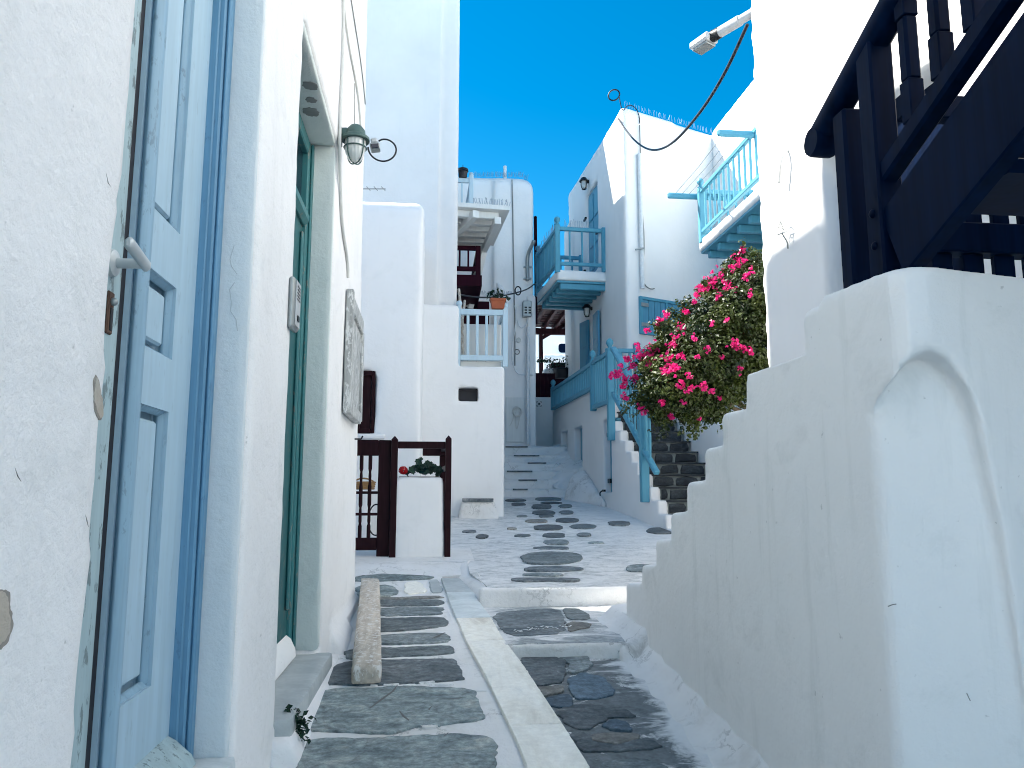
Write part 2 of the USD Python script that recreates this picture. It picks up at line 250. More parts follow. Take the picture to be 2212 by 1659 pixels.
# ------------------------------------------------------------------ scene helpers
USED = {}
def numbered(path):
    n = USED.get(path, 0); USED[path] = n + 1
    return path if n == 0 else f'{path}_{n:03d}'
class Node:
    def __init__(s, path, loc): s.path, s.loc = path, np.asarray(loc, float)
def tag(prim, label=None, cat=None, group=None, kind=None):
    for k, v in (('label', label), ('category', cat), ('group', group), ('kind', kind)):
        if v: prim.SetCustomDataByKey(k, v)
def thing(name, label, cat, loc=(0, 0, 0), group=None):
    p = numbered('/World/' + name); x = UsdGeom.Xform.Define(stage, p)
    x.AddTranslateOp().Set(Gf.Vec3d(*map(float, loc))); tag(x.GetPrim(), label, cat, group)
    return Node(p, loc)
def put(name, mesh, m, parent=None, smooth=35, label=None, cat=None, group=None, kind=None):
    """one mesh of the scene, given in world coordinates"""
    base = parent.path if parent else '/World'
    loc = parent.loc if parent else np.zeros(3)
    p = numbered(base + '/' + name)
    v, f, n = meshkit.arrays(mesh, smooth)
    g = usdkit.mesh(stage, p, (v - loc, f), m, smooth=False)
    if n is not None:
        from pxr import Vt
        g.CreateNormalsAttr(Vt.Vec3fArray.FromNumpy(n.astype(np.float32))); g.SetNormalsInterpolation('vertex')
    tag(g.GetPrim(), label, cat, group, kind)
    return Node(p, loc)
def cat_(*ms):
    out = []
    for m in ms:
        if isinstance(m, trimesh.Trimesh): out.append(m)
        elif hasattr(m, 'to_mesh'): out.append(tm(m))
        else: out.append(trimesh.Trimesh(m[0], m[1], process=False))
    return trimesh.util.concatenate(out)
def tm(man):
    k = man.to_mesh(); return trimesh.Trimesh(np.array(k.vert_properties[:, :3], float), np.array(k.tri_verts), process=False)
def box(x0, x1, y0, y1, z0, z1):
    return Manifold.cube((x1 - x0, y1 - y0, z1 - z0)).translate((x0, y0, z0))
def rbox(x0, x1, y0, y1, z0, z1, b=0.006):
    lo, hi = np.minimum([x0, y0, z0], [x1, y1, z1]), np.maximum([x0, y0, z0], [x1, y1, z1])
    b = min(b, 0.4 * (hi - lo).min()); pts = []
    for k in range(3):
        l, h = lo.copy(), hi.copy(); o = [i for i in range(3) if i != k]
        l[o] += b; h[o] -= b
        for s in np.ndindex(2, 2, 2): pts.append(np.where(s, h, l))
    return tm(Manifold.hull_points(np.array(pts)))
def beam(p0, p1, w, h, up=(0, 0, 1), b=0.004):
    """bevelled bar from p0 to p1, w across, h along up"""
    p0, p1 = np.asarray(p0, float), np.asarray(p1, float); L = np.linalg.norm(p1 - p0); d = (p1 - p0) / L
    s = np.cross(d, up)
    if np.linalg.norm(s) < 1e-4: s = np.cross(d, (1, 0, 0))
    s /= np.linalg.norm(s); u = np.cross(s, d)
    m = rbox(-w / 2, w / 2, 0, L, -h / 2, h / 2, b); T = np.eye(4); T[:3, 0], T[:3, 1], T[:3, 2], T[:3, 3] = s, d, u, p0
    m.apply_transform(T); return m
def tube(pts, r, n=8, cap=True):
    P = np.asarray(pts, float); r = np.broadcast_to(np.asarray(r, float), (len(P),))
    t = np.gradient(P, axis=0); t /= np.linalg.norm(t, axis=1, keepdims=True) + 1e-12
    ref = np.array([0, 0, 1.0]) if abs(t[0][2]) < 0.9 else np.array([1.0, 0, 0])
    a = np.cross(t[0], ref); a /= np.linalg.norm(a); V = []
    for k in range(len(P)):
        a = a - t[k] * np.dot(a, t[k]); a /= np.linalg.norm(a); b = np.cross(t[k], a)
        for j in range(n):
            q = 2 * math.pi * j / n; V.append(P[k] + r[k] * (a * math.cos(q) + b * math.sin(q)))
    F = []
    for k in range(len(P) - 1):
        for j in range(n):
            A, B = k * n + j, k * n + (j + 1) % n; F += [(A, B, B + n), (A, B + n, A + n)]
    if cap:
        V += [P[0], P[-1]]; c0, c1 = len(V) - 2, len(V) - 1
        for j in range(n): F += [(c0, (j + 1) % n, j), (c1, (len(P) - 1) * n + j, (len(P) - 1) * n + (j + 1) % n)]
    return trimesh.Trimesh(np.array(V), np.array(F), process=False)
def spline(pts, n=40):
    P = np.asarray(pts, float); d = np.r_[0, np.cumsum(np.linalg.norm(np.diff(P, axis=0), axis=1))]
    from scipy.interpolate import CubicSpline
    return CubicSpline(d, P)(np.linspace(0, d[-1], n))
def lathe(prof, c, axis=(0, 0, 1), n=16):
    prof = np.asarray(prof, float); V, F = [], []
    z = np.asarray(axis, float); z /= np.linalg.norm(z); x = np.cross(z, (0.3, 1, 0.2)); x /= np.linalg.norm(x); y = np.cross(z, x)
    for r, h in prof:
        for j in range(n):
            q = 2 * math.pi * j / n; V.append(np.asarray(c) + z * h + r * (x * math.cos(q) + y * math.sin(q)))
    for k in range(len(prof) - 1):
        for j in range(n):
            A, B = k * n + j, k * n + (j + 1) % n; F += [(A, B, B + n), (A, B + n, A + n)]
    return trimesh.Trimesh(np.array(V), np.array(F), process=False)
def ball(c, r, sub=2, sc=(1, 1, 1)):
    m = trimesh.creation.icosphere(sub, r); m.apply_scale(sc); m.apply_translation(c); return m
def ccw(p):
    p = np.asarray(p, float); a = np.sum(p[:, 0] * np.roll(p[:, 1], -1) - np.roll(p[:, 0], -1) * p[:, 1])
    return p if a > 0 else p[::-1]
def ext_x(yz, x0, x1): return Manifold.extrude(CrossSection([ccw(yz)]), x1 - x0).transform(np.array([[0, 0, 1, x0], [1, 0, 0, 0], [0, 1, 0, 0]], float))
def ext_y(xz, y0, y1): return Manifold.extrude(CrossSection([ccw(xz)]), y1 - y0).transform(np.array([[1, 0, 0, 0], [0, 0, -1, y1], [0, 1, 0, 0]], float))
def ext_z(xy, z0, z1): return Manifold.extrude(CrossSection([ccw(xy)]), z1 - z0).translate((0, 0, z0))
def ext_v(a, b, uz, d0, d1):
    """outline in (distance along a->b, z), pushed from d0 to d1 to the right of the direction a->b"""
    a, b = np.asarray(a, float), np.asarray(b, float); u = (b - a) / np.linalg.norm(b - a); n = np.array([u[1], -u[0]])
    m = Manifold.extrude(CrossSection([ccw(uz)]), d1 - d0)
    return m.transform(np.array([[u[0], 0, n[0], a[0] + n[0] * d0], [u[1], 0, n[1], a[1] + n[1] * d0], [0, 1, 0, 0]], float))
def rect(u0, u1, z0, z1): return [(u0, z0), (u1, z0), (u1, z1), (u0, z1)]
def soft(man, L=0.05, it=3, amp=0.005, seed=1, freq=1.6):
    """plastered masonry: rounded edges and an uneven face"""
    m = tm(man.refine_to_length(L)); m.merge_vertices()
    e = m.edges_unique; n = len(m.vertices)
    A = sparse.coo_matrix((np.ones(2 * len(e)), (np.r_[e[:, 0], e[:, 1]], np.r_[e[:, 1], e[:, 0]])), (n, n)).tocsr()
    D = np.asarray(A.sum(1)).ravel(); v = np.array(m.vertices)
    for _ in range(it):
        v = v + 0.6 * (A @ v / D[:, None] - v)
    m.vertices = v
    nv = m.vertex_normals
    d = (meshkit.fbm(v * freq + 13.1 * seed, 4, seed) - 0.5) * 2 * amp + (meshkit.fbm(v * freq * 7 + 5.7 * seed, 3, seed) - 0.5) * amp * 0.5
    m.vertices = v + nv * d[:, None]
    return m
def plate(poly, nrm, t, jitter=0.0, seed=0, bev=0.0):
    """thin slab on a surface: 3d outline, its outward normal and thickness; outline made ragged by jitter"""
    P = np.asarray(poly, float); nrm = np.asarray(nrm, float) / np.linalg.norm(nrm)
    if jitter:
        Q = []
        for k in range(len(P)):
            a, b = P[k], P[(k + 1) % len(P)]; m = max(2, min(26, int(np.linalg.norm(b - a) / (jitter * 1.2)) + 1))
            for j in range(m): Q.append(a + (b - a) * j / m)
        P = np.array(Q); c = P.mean(0); rad = P - c; rad /= np.linalg.norm(rad, axis=1, keepdims=True) + 1e-9
        w = (meshkit.noise(P / (jitter * 4) + seed * 7.3, seed) - 0.5) * 2 * jitter + (meshkit.noise(P / jitter + seed * 3.1, seed + 5) - 0.5) * jitter
        P = P + rad * w[:, None]
    c = P.mean(0); n = len(P); b = bev or t * 0.6
    inn = P + (c - P) / (np.linalg.norm(c - P, axis=1, keepdims=True) + 1e-9) * b
    V = np.vstack([P - nrm * 0.03, P + nrm * (t - b * 0.6), inn + nrm * t, [c + nrm * t]]); F = []
    s = 1 if np.dot(np.cross(P[1] - P[0], c - P[0]), nrm) > 0 else -1
    for k in range(n):
        j = (k + 1) % n
        for a in (0, n): F += [(a + k, a + j, a + n + j), (a + k, a + n + j, a + n + k)]
        F.append((2 * n + k, 2 * n + j, 3 * n))
    F = np.array(F)
    return trimesh.Trimesh(V, F if s > 0 else F[:, ::-1], process=False)

# ------------------------------------------------------------------ ground
def interp(Y, *kn): return float(np.interp(Y, [k[0] for k in kn], [k[1] for k in kn]))
def g_path(X, Y): return interp(Y, (-3, 0.0), (0, 0.12), (2.7, 0.265), (5.2, 0.40), (5.8, 0.49), (6.2, 0.572), (7.0, 0.637), (14, 1.2))
def g_plaza(X, Y): return interp(Y, (4, 0.395), (5.2, 0.49), (9.6, 0.845), (12.0, 1.06), (14, 1.2)) 
def g_low(X, Y): return interp(Y, (-3, -0.15), (0, 0.0), (2.76, 0.175), (4.02, 0.285), (5, 0.3))
def g_plat(X, Y): return interp(Y, (3.9, 0.355), (5.3, 0.375))
STRIP_L = [(2212 * 0, 0)]
def zm(zx, zy): return 587.6 + 0.39846 * zx, 1209.7 + 0.39846 * zy          # survey sheet of the lower alley
def zp(zx, zy): return 1036.9 + 0.2917 * zx, 898.7 + 0.2917 * zy            # survey sheet of the upper alley
strip_l = [onG(*zm(*q), g_path) for q in [(1370, 1128), (1330, 1020), (1240, 830), (1150, 640), (1050, 450), (1000, 330), (945, 190), (915, 110)]]
strip_r = [onG(*zm(*q), g_path) for q in [(1710, 1128), (1600, 960), (1480, 770), (1370, 600), (1250, 445), (1185, 325), (1095, 190), (1020, 115)]]
strip_l.insert(0, strip_l[0] + (strip_l[0] - strip_l[1]) * 2.5); strip_r.insert(0, strip_r[0] + (strip_r[0] - strip_r[1]) * 2.2)
def strip_x(Y, side):
    S = sorted(side, key=lambda p: p[1]); return float(np.interp(Y, [p[1] for p in S], [p[0] for p in S]))
def sheet(xl, xr, y0, y1, g, step, amp, seed, drop=0.0, nx=None):
    ys = np.arange(y0, y1 + 1e-6, step); n = nx or int(max(4, (xr(y0) - xl(y0)) / step)); V = []
    for y in ys:
        for k in range(n + 1):
            x = xl(y) + (xr(y) - xl(y)) * k / n; V.append((x, y, g(x, y)))
    V = np.array(V); V[:, 2] += (meshkit.fbm(V * 3.1 + seed, 3, seed) - 0.5) * 2 * amp - drop; F = []
    w = n + 1
    for i in range(len(ys) - 1):
        for k in range(n): a = i * w + k; F += [(a, a + 1, a + w + 1), (a, a + w + 1, a + w)]
    top = trimesh.Trimesh(V, np.array(F), process=False)
    # a skirt, so that steps are solid
    rim = [k for k in range(w)] + [i * w + n for i in range(1, len(ys))] + [(len(ys) - 1) * w + k for k in range(n - 1, -1, -1)] + [i * w for i in range(len(ys) - 2, 0, -1)]
    R = V[rim]; m = len(R); S = np.vstack([R, R - [0, 0, 0.5]])
    SF = [q for k in range(m) for q in ((k, k + m, (k + 1) % m + m), (k, (k + 1) % m + m, (k + 1) % m))]
    return trimesh.util.concatenate([top, trimesh.Trimesh(S, np.array(SF), process=False)])
def terrain(x, y): return -0.32 + interp(y, (-80, -0.1), (0, 0), (14, 1.2), (30, 2.6), (80, 3.0))
ys = np.r_[-300, -80, -20, 0, 5, 10, 14, 20, 30, 80, 300]; xs = np.r_[-300, -60, -10, 0, 10, 60, 300]
V = np.array([(x, y, terrain(x, y)) for y in ys for x in xs]); w = len(xs)
F = [q for i in range(len(ys) - 1) for k in range(w - 1) for q in ((i * w + k, i * w + k + 1, i * w + w + k + 1), (i * w + k, i * w + w + k + 1, i * w + w + k))]
put('ground', trimesh.Trimesh(V, np.array(F), process=False), PLAZA, smooth=True, kind='structure')

path = put('alley_path', sheet(lambda y: -0.75 if y < 5.6 else -2.6, lambda y: strip_x(y, strip_l) + 0.012 if y < 5.9 else 0.36, -2.0, 7.0, g_path, 0.06, 0.006, 3), WASH, smooth=True, kind='structure')
lane = put('lower_lane', sheet(lambda y: strip_x(y, strip_r) - 0.012, lambda y: 1.35, -2.0, 4.02, g_low, 0.06, 0.008, 5), LANE, smooth=40, kind='structure')
plat = put('lane_landing', sheet(lambda y: strip_x(y, strip_r) - 0.012, lambda y: 1.4, 4.0, 5.24, g_plat, 0.05, 0.006, 6), LANDING, smooth=40, kind='structure')
plaza_west = lambda y: strip_x(y, strip_r) + 0.07 if y < 6.2 else max(-3.0, strip_x(6.2, strip_r) + 0.07 - (y - 6.2) * 5.5)
plaza = put('plaza', sheet(plaza_west, lambda y: 5.2, 5.2, 12.3, g_plaza, 0.07, 0.014, 8, nx=70), PLAZA, smooth=40, kind='structure')
VV, FF = [], []; ys_ = np.arange(5.20, 6.62, 0.05)
for y in ys_:
    x0 = strip_x(min(y, 6.5), strip_r)
    for t in np.linspace(0, 1, 7):
        zz = (g_path(0, y) - 0.01) * (1 - t ** 0.6) + (g_plaza(0, max(y, 5.2)) + 0.008) * t ** 0.6
        VV.append((x0 - 0.006 + (0.13 + 0.03 * math.sin(y * 9)) * t, y, zz - (0.06 if t == 1 else 0)))
VV = np.array(VV); VV[:, 2] += (meshkit.fbm(VV * 6, 3, 9) - 0.5) * 0.02
for a in range(len(ys_) - 1):
    for b in range(6): q = a * 7 + b; FF += [(q, q + 1, q + 8), (q, q + 8, q + 7)]
put('plaster_slope', trimesh.Trimesh(VV, np.array(FF), process=False), WASH, plaza, smooth=True)
# worn plaster faces of the two low risers
def ground_n(g, x, y):
    e = 0.12; return np.array([-(g(x + e, y) - g(x - e, y)) / (2 * e), -(g(x, y + e) - g(x, y - e)) / (2 * e), 1.0])
SEEDC = [0]
def stone(poly, g, parent, m, conv=zm, t=0.006, jit=0.012, name='paving_stone', bev=0.004):
    SEEDC[0] += 1
    P = np.array([onG(*conv(*q), g) for q in poly])
    if len(P) < 16: P = np.stack([P * 0.82 + np.roll(P, -1, 0) * 0.18, P * 0.18 + np.roll(P, -1, 0) * 0.82], 1).reshape(-1, 3)
    c = P.mean(0); n = ground_n(g, c[0], c[1])
    return put(name, plate(P, n, t + RNG.uniform(0, 0.004), jit, SEEDC[0], bev), m, parent, smooth=30)
kerb = thing('marble_kerb', 'cream and grey marble strip running up the middle of the alley', 'kerb', (0.45, 3.0, 0.2))
def along(S, y): S = sorted(S, key=lambda p: p[1]); return np.array([np.interp(y, [p[1] for p in S], [p[k] for p in S]) for k in range(3)])
cuts = [0.3, 1.75, onG(*zm(1300, 925), g_path)[1], onG(*zm(1120, 455), g_path)[1], onG(*zm(1090, 330), g_path)[1], onG(*zm(1000, 190), g_path)[1], 6.55]
for k in range(len(cuts) - 1):
    ya, yb = cuts[k] + 0.003, cuts[k + 1] - 0.003; yy = np.linspace(ya, yb, 7)
    P = [along(strip_l, y) for y in yy] + [along(strip_r, y) for y in yy[::-1]]
    P = np.array(P); P[:, 2] = [g_path(0, p[1]) for p in P]
    put('marble_slab', plate(P, ground_n(g_path, 0, yy[3]), 0.018, 0.004, 40 + k, 0.005), MARBLE_GREY if k >= 4 else MARBLE, kerb, smooth=30)
PATHST = [
 ([(95, 1300), (130, 1110), (155, 1010), (250, 985), (515, 985), (700, 965), (1000, 955), (1130, 968), (1185, 985), (1232, 1045), (1205, 1120), (1270, 1300)], SLATE_GREEN),
 ([(160, 935), (210, 800), (245, 722), (400, 706), (662, 700), (900, 700), (1090, 712), (1120, 800), (1155, 880), (900, 910), (755, 918), (650, 958), (510, 950), (350, 946)], SLATE_GREEN),
 ([(268, 682), (300, 622), (370, 572), (440, 560), (580, 555), (980, 545), (1015, 580), (1042, 650), (1000, 662), (700, 680), (440, 690)], SLATE_DARK),
 ([(385, 540), (400, 505), (440, 488), (700, 482), (960, 472), (985, 490), (970, 515), (600, 540), (440, 546)], SLATE),
 ([(415, 462), (585, 412), (935, 402), (970, 430), (960, 455), (590, 466)], SLATE), ([(500, 335), (585, 325), (930, 318), (955, 345), (945, 372), (590, 400), (480, 396)], SLATE),
 ([(560, 270), (700, 262), (920, 262), (930, 285), (915, 300), (580, 312)], SLATE), ([(470, 232), (585, 226), (900, 222), (932, 235), (900, 255), (470, 258)], SLATE),
 ([(455, 148), (650, 140), (692, 190), (600, 206), (455, 225)], SLATE_GREEN), ([(710, 130), (800, 122), (845, 180), (725, 194)], MARBLE), ([(450, 92), (640, 80), (885, 95), (850, 110), (450, 126)], SLATE_GREEN),
 ([(850, 112), (905, 112), (930, 180), (860, 186)], MARBLE_GREY), ([(455, 208), (600, 212), (900, 200), (935, 212), (600, 222), (455, 228)], SLATE_BROWN)]
for p, m in PATHST: stone(p, g_path, path, m, t=0.010, jit=0.014)
for pts in ([(680, 695), (655, 730), (600, 770), (560, 800), (515, 838)], [(690, 838), (715, 870), (740, 890), (742, 915)], [(955, 958), (925, 985), (895, 1000)], [(960, 775), (1010, 768), (1040, 772)], [(880, 800), (850, 830), (870, 840)], [(940, 405), (900, 425), (865, 440)]):
    P = np.array([onG(*zm(*q), g_path) for q in pts]) + [0, 0, 0.0135]; w_ = 0.006 * np.sin(np.linspace(0.25, math.pi - 0.1, len(P))); q = tube(P, w_, 6); q.vertices[:, 2] = np.interp(q.vertices[:, 1], np.sort(P[:, 1]), np.sort(P[:, 2])) + (q.vertices[:, 2] - np.interp(q.vertices[:, 1], np.sort(P[:, 1]), np.sort(P[:, 2]))) * 0.3
    put('crack', q, CRACK, path)
# loose flakes of whitewash on the slabs
fg_ = np.random.default_rng(77)
for (zx, zy, r_) in ((825, 672, 0.026), (935, 684, 0.03), (525, 750, 0.008), (640, 685, 0.02), (560, 688, 0.016), (750, 690, 0.016), (1125, 720, 0.02), (850, 917, 0.02)):
    c = onG(*zm(zx, zy), g_path); P = [c + (r_ * 1.6 * math.cos(t) * fg_.uniform(0.7, 1.2), r_ * 0.7 * math.sin(t) * fg_.uniform(0.7, 1.2), 0.008) for t in np.linspace(0, 6.283, 11)[:-1]]
    put('whitewash_flake', plate(P, (0, 0, 1), 0.004, 0.004, 3), WASH, path)
LANEST = [([(1330, 545), (1500, 525), (1600, 560), (1590, 640), (1570, 682), (1410, 690)], SLATE_DARK), ([(1515, 522), (1700, 520), (1752, 590), (1600, 630), (1610, 562)], SLATE),
 ([(1590, 655), (1680, 620), (1790, 640), (1865, 710), (1850, 745), (1760, 768), (1650, 765), (1610, 720)], SLATE_BLUE), ([(1425, 702), (1575, 692), (1588, 730), (1455, 757)], SLATE_BROWN),
 ([(1482, 764), (1598, 738), (1640, 772), (1620, 812), (1520, 812)], SLATE_BLUE), ([(1520, 827), (1700, 792), (1930, 822), (1978, 868), (1860, 868), (1762, 898), (1716, 938), (1598, 918)], SLATE_DARK),
 ([(1762, 914), (1852, 876), (1930, 900), (1958, 938), (1842, 940)], SLATE_BLUE), ([(1722, 960), (1842, 948), (1985, 952), (2008, 985), (1880, 1008), (1742, 1000)], SLATE_BROWN),
 ([(1602, 950), (1700, 945), (1722, 1012), (1860, 1028), (2030, 998), (2044, 975), (2120, 1032), (1700, 1056), (1662, 1028)], SLATE_DARK), ([(1745, 1120), (2010, 1085), (2160, 1150), (2240, 1300), (1800, 1300)], SLATE)]
for p, m in LANEST: stone(p, g_low, lane, m, t=0.011, jit=0.012)
PLATST = [([(1190, 300), (1300, 280), (1560, 266), (1590, 330), (1585, 405), (1350, 420), (1250, 400)], SLATE_DARK), ([(1572, 266), (1650, 265), (1722, 300), (1730, 325), (1605, 328)], SLATE), ([(1605, 340), (1732, 350), (1722, 372), (1600, 398)], SLATE_BROWN)]
for p, m in PLATST: stone(p, g_plat, plat, m, t=0.008, jit=0.013)
# the faded white scribble on the big landing stone
sg_ = np.random.default_rng(31); SC = []
for k in range(26):
    t = k / 25; cx_, cy_ = 1312 + 300 * t ** 1.15, 398 - 26 * t + sg_.normal(0, 6); l_ = sg_.uniform(8, 30) * (1 - 0.5 * t); a_s = sg_.choice([-0.35, -0.1, 0.25, 0.9]); SC.append([(cx_, cy_), (cx_ + l_ * 0.5 + 2, cy_ - l_ * 0.3 * a_s + sg_.normal(0, 2)), (cx_ + l_, cy_ - l_ * 0.4 * a_s)])
sc = []
for s in SC:
    P = np.array([onG(*zm(*q), g_plat) for q in s]) + [0, 0, 0.0145]; k = tube(P, [0.003, 0.006, 0.002], 6); k.vertices[:, 2] = P[:, 2].mean() + (k.vertices[:, 2] - P[:, 2].mean()) * 0.25; sc.append(k)
def riser(name, y, x0, x1, z0, z1, parent, sd):
    m = soft(box(x0, x1, y - 0.035, y + 0.06, z0 - 0.1, z1 - 0.004), 0.02, 2, 0.008, sd, 4); put(name, m, WASH, parent, smooth=60)
riser('riser', 5.21, strip_x(5.2, strip_r) + 0.01, 1.5, g_plat(0, 5.2), g_plaza(0, 5.2) + 0.004, plaza, 101)
riser('riser', 4.02, strip_x(4.0, strip_r) + 0.01, 1.3, g_low(0, 4.0), g_plat(0, 4.0) + 0.003, plat, 102)
put('chalk_scribble', cat_(*sc), SCRIBBLE, plat, smooth=True)
EL = [(265, 628, 75, 9), (505, 620, 95, 13), (285, 658, 55, 11), (455, 675, 75, 17), (635, 672, 50, 13), (530, 646, 80, 4), (470, 720, 85, 17), (310, 746, 42, 7), (490, 748, 55, 7), (640, 718, 50, 14),
 (420, 782, 80, 12), (645, 776, 85, 15), (505, 832, 105, 19), (765, 823, 95, 17), (235, 838, 35, 6), (1030, 800, 80, 15), (315, 893, 60, 10), (550, 893, 80, 18), (770, 884, 50, 12), (560, 942, 100, 16),
 (530, 984, 130, 10), (15, 897, 42, 13), (530, 1060, 225, 45), (720, 1050, 32, 18), (545, 1143, 215, 18), (465, 1184, 155, 9), (480, 1222, 260, 13), (1345, 854, 115, 22), (1180, 1135, 105, 27), (860, 945, 60, 8), (-80, 860, 55, 9)]
for k, (cx, cy, rx, ry) in enumerate(EL):
    if k == 23: continue
    e = 2.6
    pts = []
    for j in range(18):
        q = 2 * math.pi * j / 18; c, s = math.cos(q), math.sin(q)
        pts.append((cx + rx * math.copysign(abs(c) ** (2 / e), c), cy + ry * math.copysign(abs(s) ** (2 / e), s)))
    stone(pts, g_plaza, plaza, {10: SLATE_BROWN, 14: SLATE_BROWN, 29: SLATE_GREEN}.get(k, [SLATE_DARK, SLATE, SLATE_DARK][k % 3]), zp, t=0.012, jit=0.016)

# ------------------------------------------------------------------ left house with the blue and the green door
WL = -0.48
lh = thing('left_house', 'nearest white house on the left with pale blue and teal doors', 'house', (-0.48, 2.4, 0))
o1 = box(-0.80, -0.3, 1.21, 2.10, 0.40, 2.75)
zt = 2.83
o2 = box(-0.80, -0.3, 2.66, 3.70, 0.385, zt)
prof = [(-2.0, -0.5), (5.33, -0.5), (5.30, 0.4), (5.22, 1.0), (5.12, 2.6), (5.0, 5.2), (-2.0, 5.2)]
slab = ext_x(prof, -1.0, WL) - o1 - o2
foot = ext_y([(WL - 0.1, -0.1), (WL + 0.10, -0.1), (WL + 0.09, 0.33), (WL + 0.0, 0.47), (WL - 0.1, 0.5)], 3.95, 4.5) + ext_y([(WL - 0.1, -0.1), (WL + 0.05, -0.1), (WL + 0.03, 0.43), (WL - 0.1, 0.52)], 4.45, 5.35)
bodyw = soft(slab + foot, 0.035, 3, 0.006, 2)
put('wall', cat_(bodyw, box(-4.2, -0.97, -2.0, 5.0, -0.5, 5.15)), WHITE_OLD, lh, smooth=50)
# pale plaster of the door reveals (thin coat just proud of the masonry)
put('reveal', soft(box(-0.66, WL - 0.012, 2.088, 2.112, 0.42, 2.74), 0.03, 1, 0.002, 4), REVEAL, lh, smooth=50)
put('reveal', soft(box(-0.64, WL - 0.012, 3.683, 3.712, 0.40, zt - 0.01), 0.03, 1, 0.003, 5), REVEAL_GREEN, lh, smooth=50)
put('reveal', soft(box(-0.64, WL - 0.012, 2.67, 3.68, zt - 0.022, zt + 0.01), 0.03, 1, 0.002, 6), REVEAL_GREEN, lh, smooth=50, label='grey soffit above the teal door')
for k, (x, y, r) in enumerate([(-0.53, 3.10, 0.03), (-0.545, 3.22, 0.022), (-0.56, 3.33, 0.035)]):
    P = [(x + r * math.cos(a) * 1.1, y + r * math.sin(a) * 1.2, zt - 0.022) for a in np.linspace(0, 2 * math.pi, 9)[:-1]]
    q = plate(P, (0, 0, -1), 0.004, 0.01, k); put('soot_mark', q, SOOT, lh)
# blue double door
XD = -0.62
D = lambda x, y: onX(x, y, XD)
ZB = 0.46
def raised_panel(parent, y0, y1, z0, z1, x, m, mm):
    fr = 0.030
    put('panel', rbox(x - 0.03, x - 0.004, y0 + fr, y1 - fr, z0 + fr, z1 - fr, 0.006), m, parent, smooth=30)
    for a, b in (((x, y0, z0), (x, y1, z0)), ((x, y0, z1), (x, y1, z1)), ((x, y0, z0), (x, y0, z1)), ((x, y1, z0), (x, y1, z1))):
        put('moulding', beam(np.array(a) - (0.009, 0, 0), np.array(b) - (0.009, 0, 0), 0.030, 0.026, (1, 0, 0), 0.010), mm, parent, smooth=50)
YS0, YS1 = 1.612, 2.040
pan = [(1.70, 1.895, D(350, 470)[2], 2.62), (1.70, 1.895, D(340, 765)[2], D(345, 590)[2]), (1.70, 1.895, D(290, 1510)[2], D(330, 875)[2])]
leaf = box(XD - 0.045, XD, YS0, YS1, ZB, 2.70)
for p in pan: leaf = leaf - box(XD - 0.04, XD + 0.1, p[0] + 0.004, p[1] - 0.004, p[2] + 0.004, p[3] - 0.004)
dr = put('door', tm(leaf), BLUE_PALE, lh, smooth=20, label='pale blue far door leaf with three panels')
for p in pan: raised_panel(dr, *p, XD - 0.012, BLUE_PALE, BLUE_SOFT_SHADE)
put('astragal', rbox(XD + 0.0005, XD + 0.022, 1.614, 1.662, ZB, 2.70, 0.010), BLUE_SOFT_SHADE, dr, smooth=50)
put('weather_board', tm(ext_y([(XD, ZB), (XD + 0.07, ZB), (XD + 0.058, ZB + 0.022), (XD + 0.02, ZB + 0.055), (XD, ZB + 0.066)], 1.80, 2.03)), BLUE_WORN, dr, smooth=30)
dn = put('door', rbox(XD - 0.045, XD - 0.004, 1.225, 1.580, ZB, 2.70, 0.006), BLUE_WORN, lh, smooth=30, label='weathered near door leaf with handle and rusty lock')
h = D(258, 578); h[0] = XD
put('handle_rose', lathe([(0.0, 0.012), (0.018, 0.012), (0.026, 0.008), (0.028, 0.0)], (XD - 0.004, h[1] - 0.03, h[2]), (1, 0, 0), 20), METAL_PAINT, dn, smooth=40)
hb = np.array([XD, h[1] - 0.03, h[2]])
put('handle', cat_(tube([hb, hb + (0.05, 0.0, 0), hb + (0.062, 0.002, 0.0)], [0.0105, 0.010, 0.010], 12), beam(hb + (0.058, 0.014, -0.002), hb + (0.066, -0.105, 0.010), 0.018, 0.024, (0, 0, 1), 0.006)), METAL_PAINT, dn, smooth=45)
lk = D(243, 678)
put('lock_plate', rbox(XD - 0.006, XD + 0.001, lk[1] - 0.022, lk[1] + 0.004, lk[2] - 0.042, lk[2] + 0.042, 0.003), RUST, dn)
put('lock_bolt', ball((XD + 0.004, lk[1] - 0.008, lk[2] + 0.022), 0.008, 2), METAL_GREY, dn, smooth=True)
put('lock_slot', rbox(XD, XD + 0.003, lk[1] - 0.014, lk[1] - 0.002, lk[2] - 0.035, lk[2] + 0.01, 0.001), METAL_DARK, dn)
put('door_gap', rbox(XD - 0.045, XD - 0.010, 1.5805, 1.6115, ZB, 2.70, 0.001), DARK_IN, lh)  # dark filler strip, paints the shade between the two leaves
put('door_frame', cat_(rbox(-0.70, -0.585, 2.045, 2.088, ZB - 0.02, 2.74, 0.005), rbox(-0.585, -0.572, 2.052, 2.088, ZB - 0.02, 2.74, 0.005), rbox(-0.64, -0.60, 2.038, 2.046, ZB, 2.74, 0.003)), BLUE_MID, lh, smooth=40)
put('threshold', soft(box(-0.75, WL + 0.01, 1.2, 2.11, 0.3, ZB - 0.005), 0.03, 1, 0.002), MARBLE_GREY, lh)
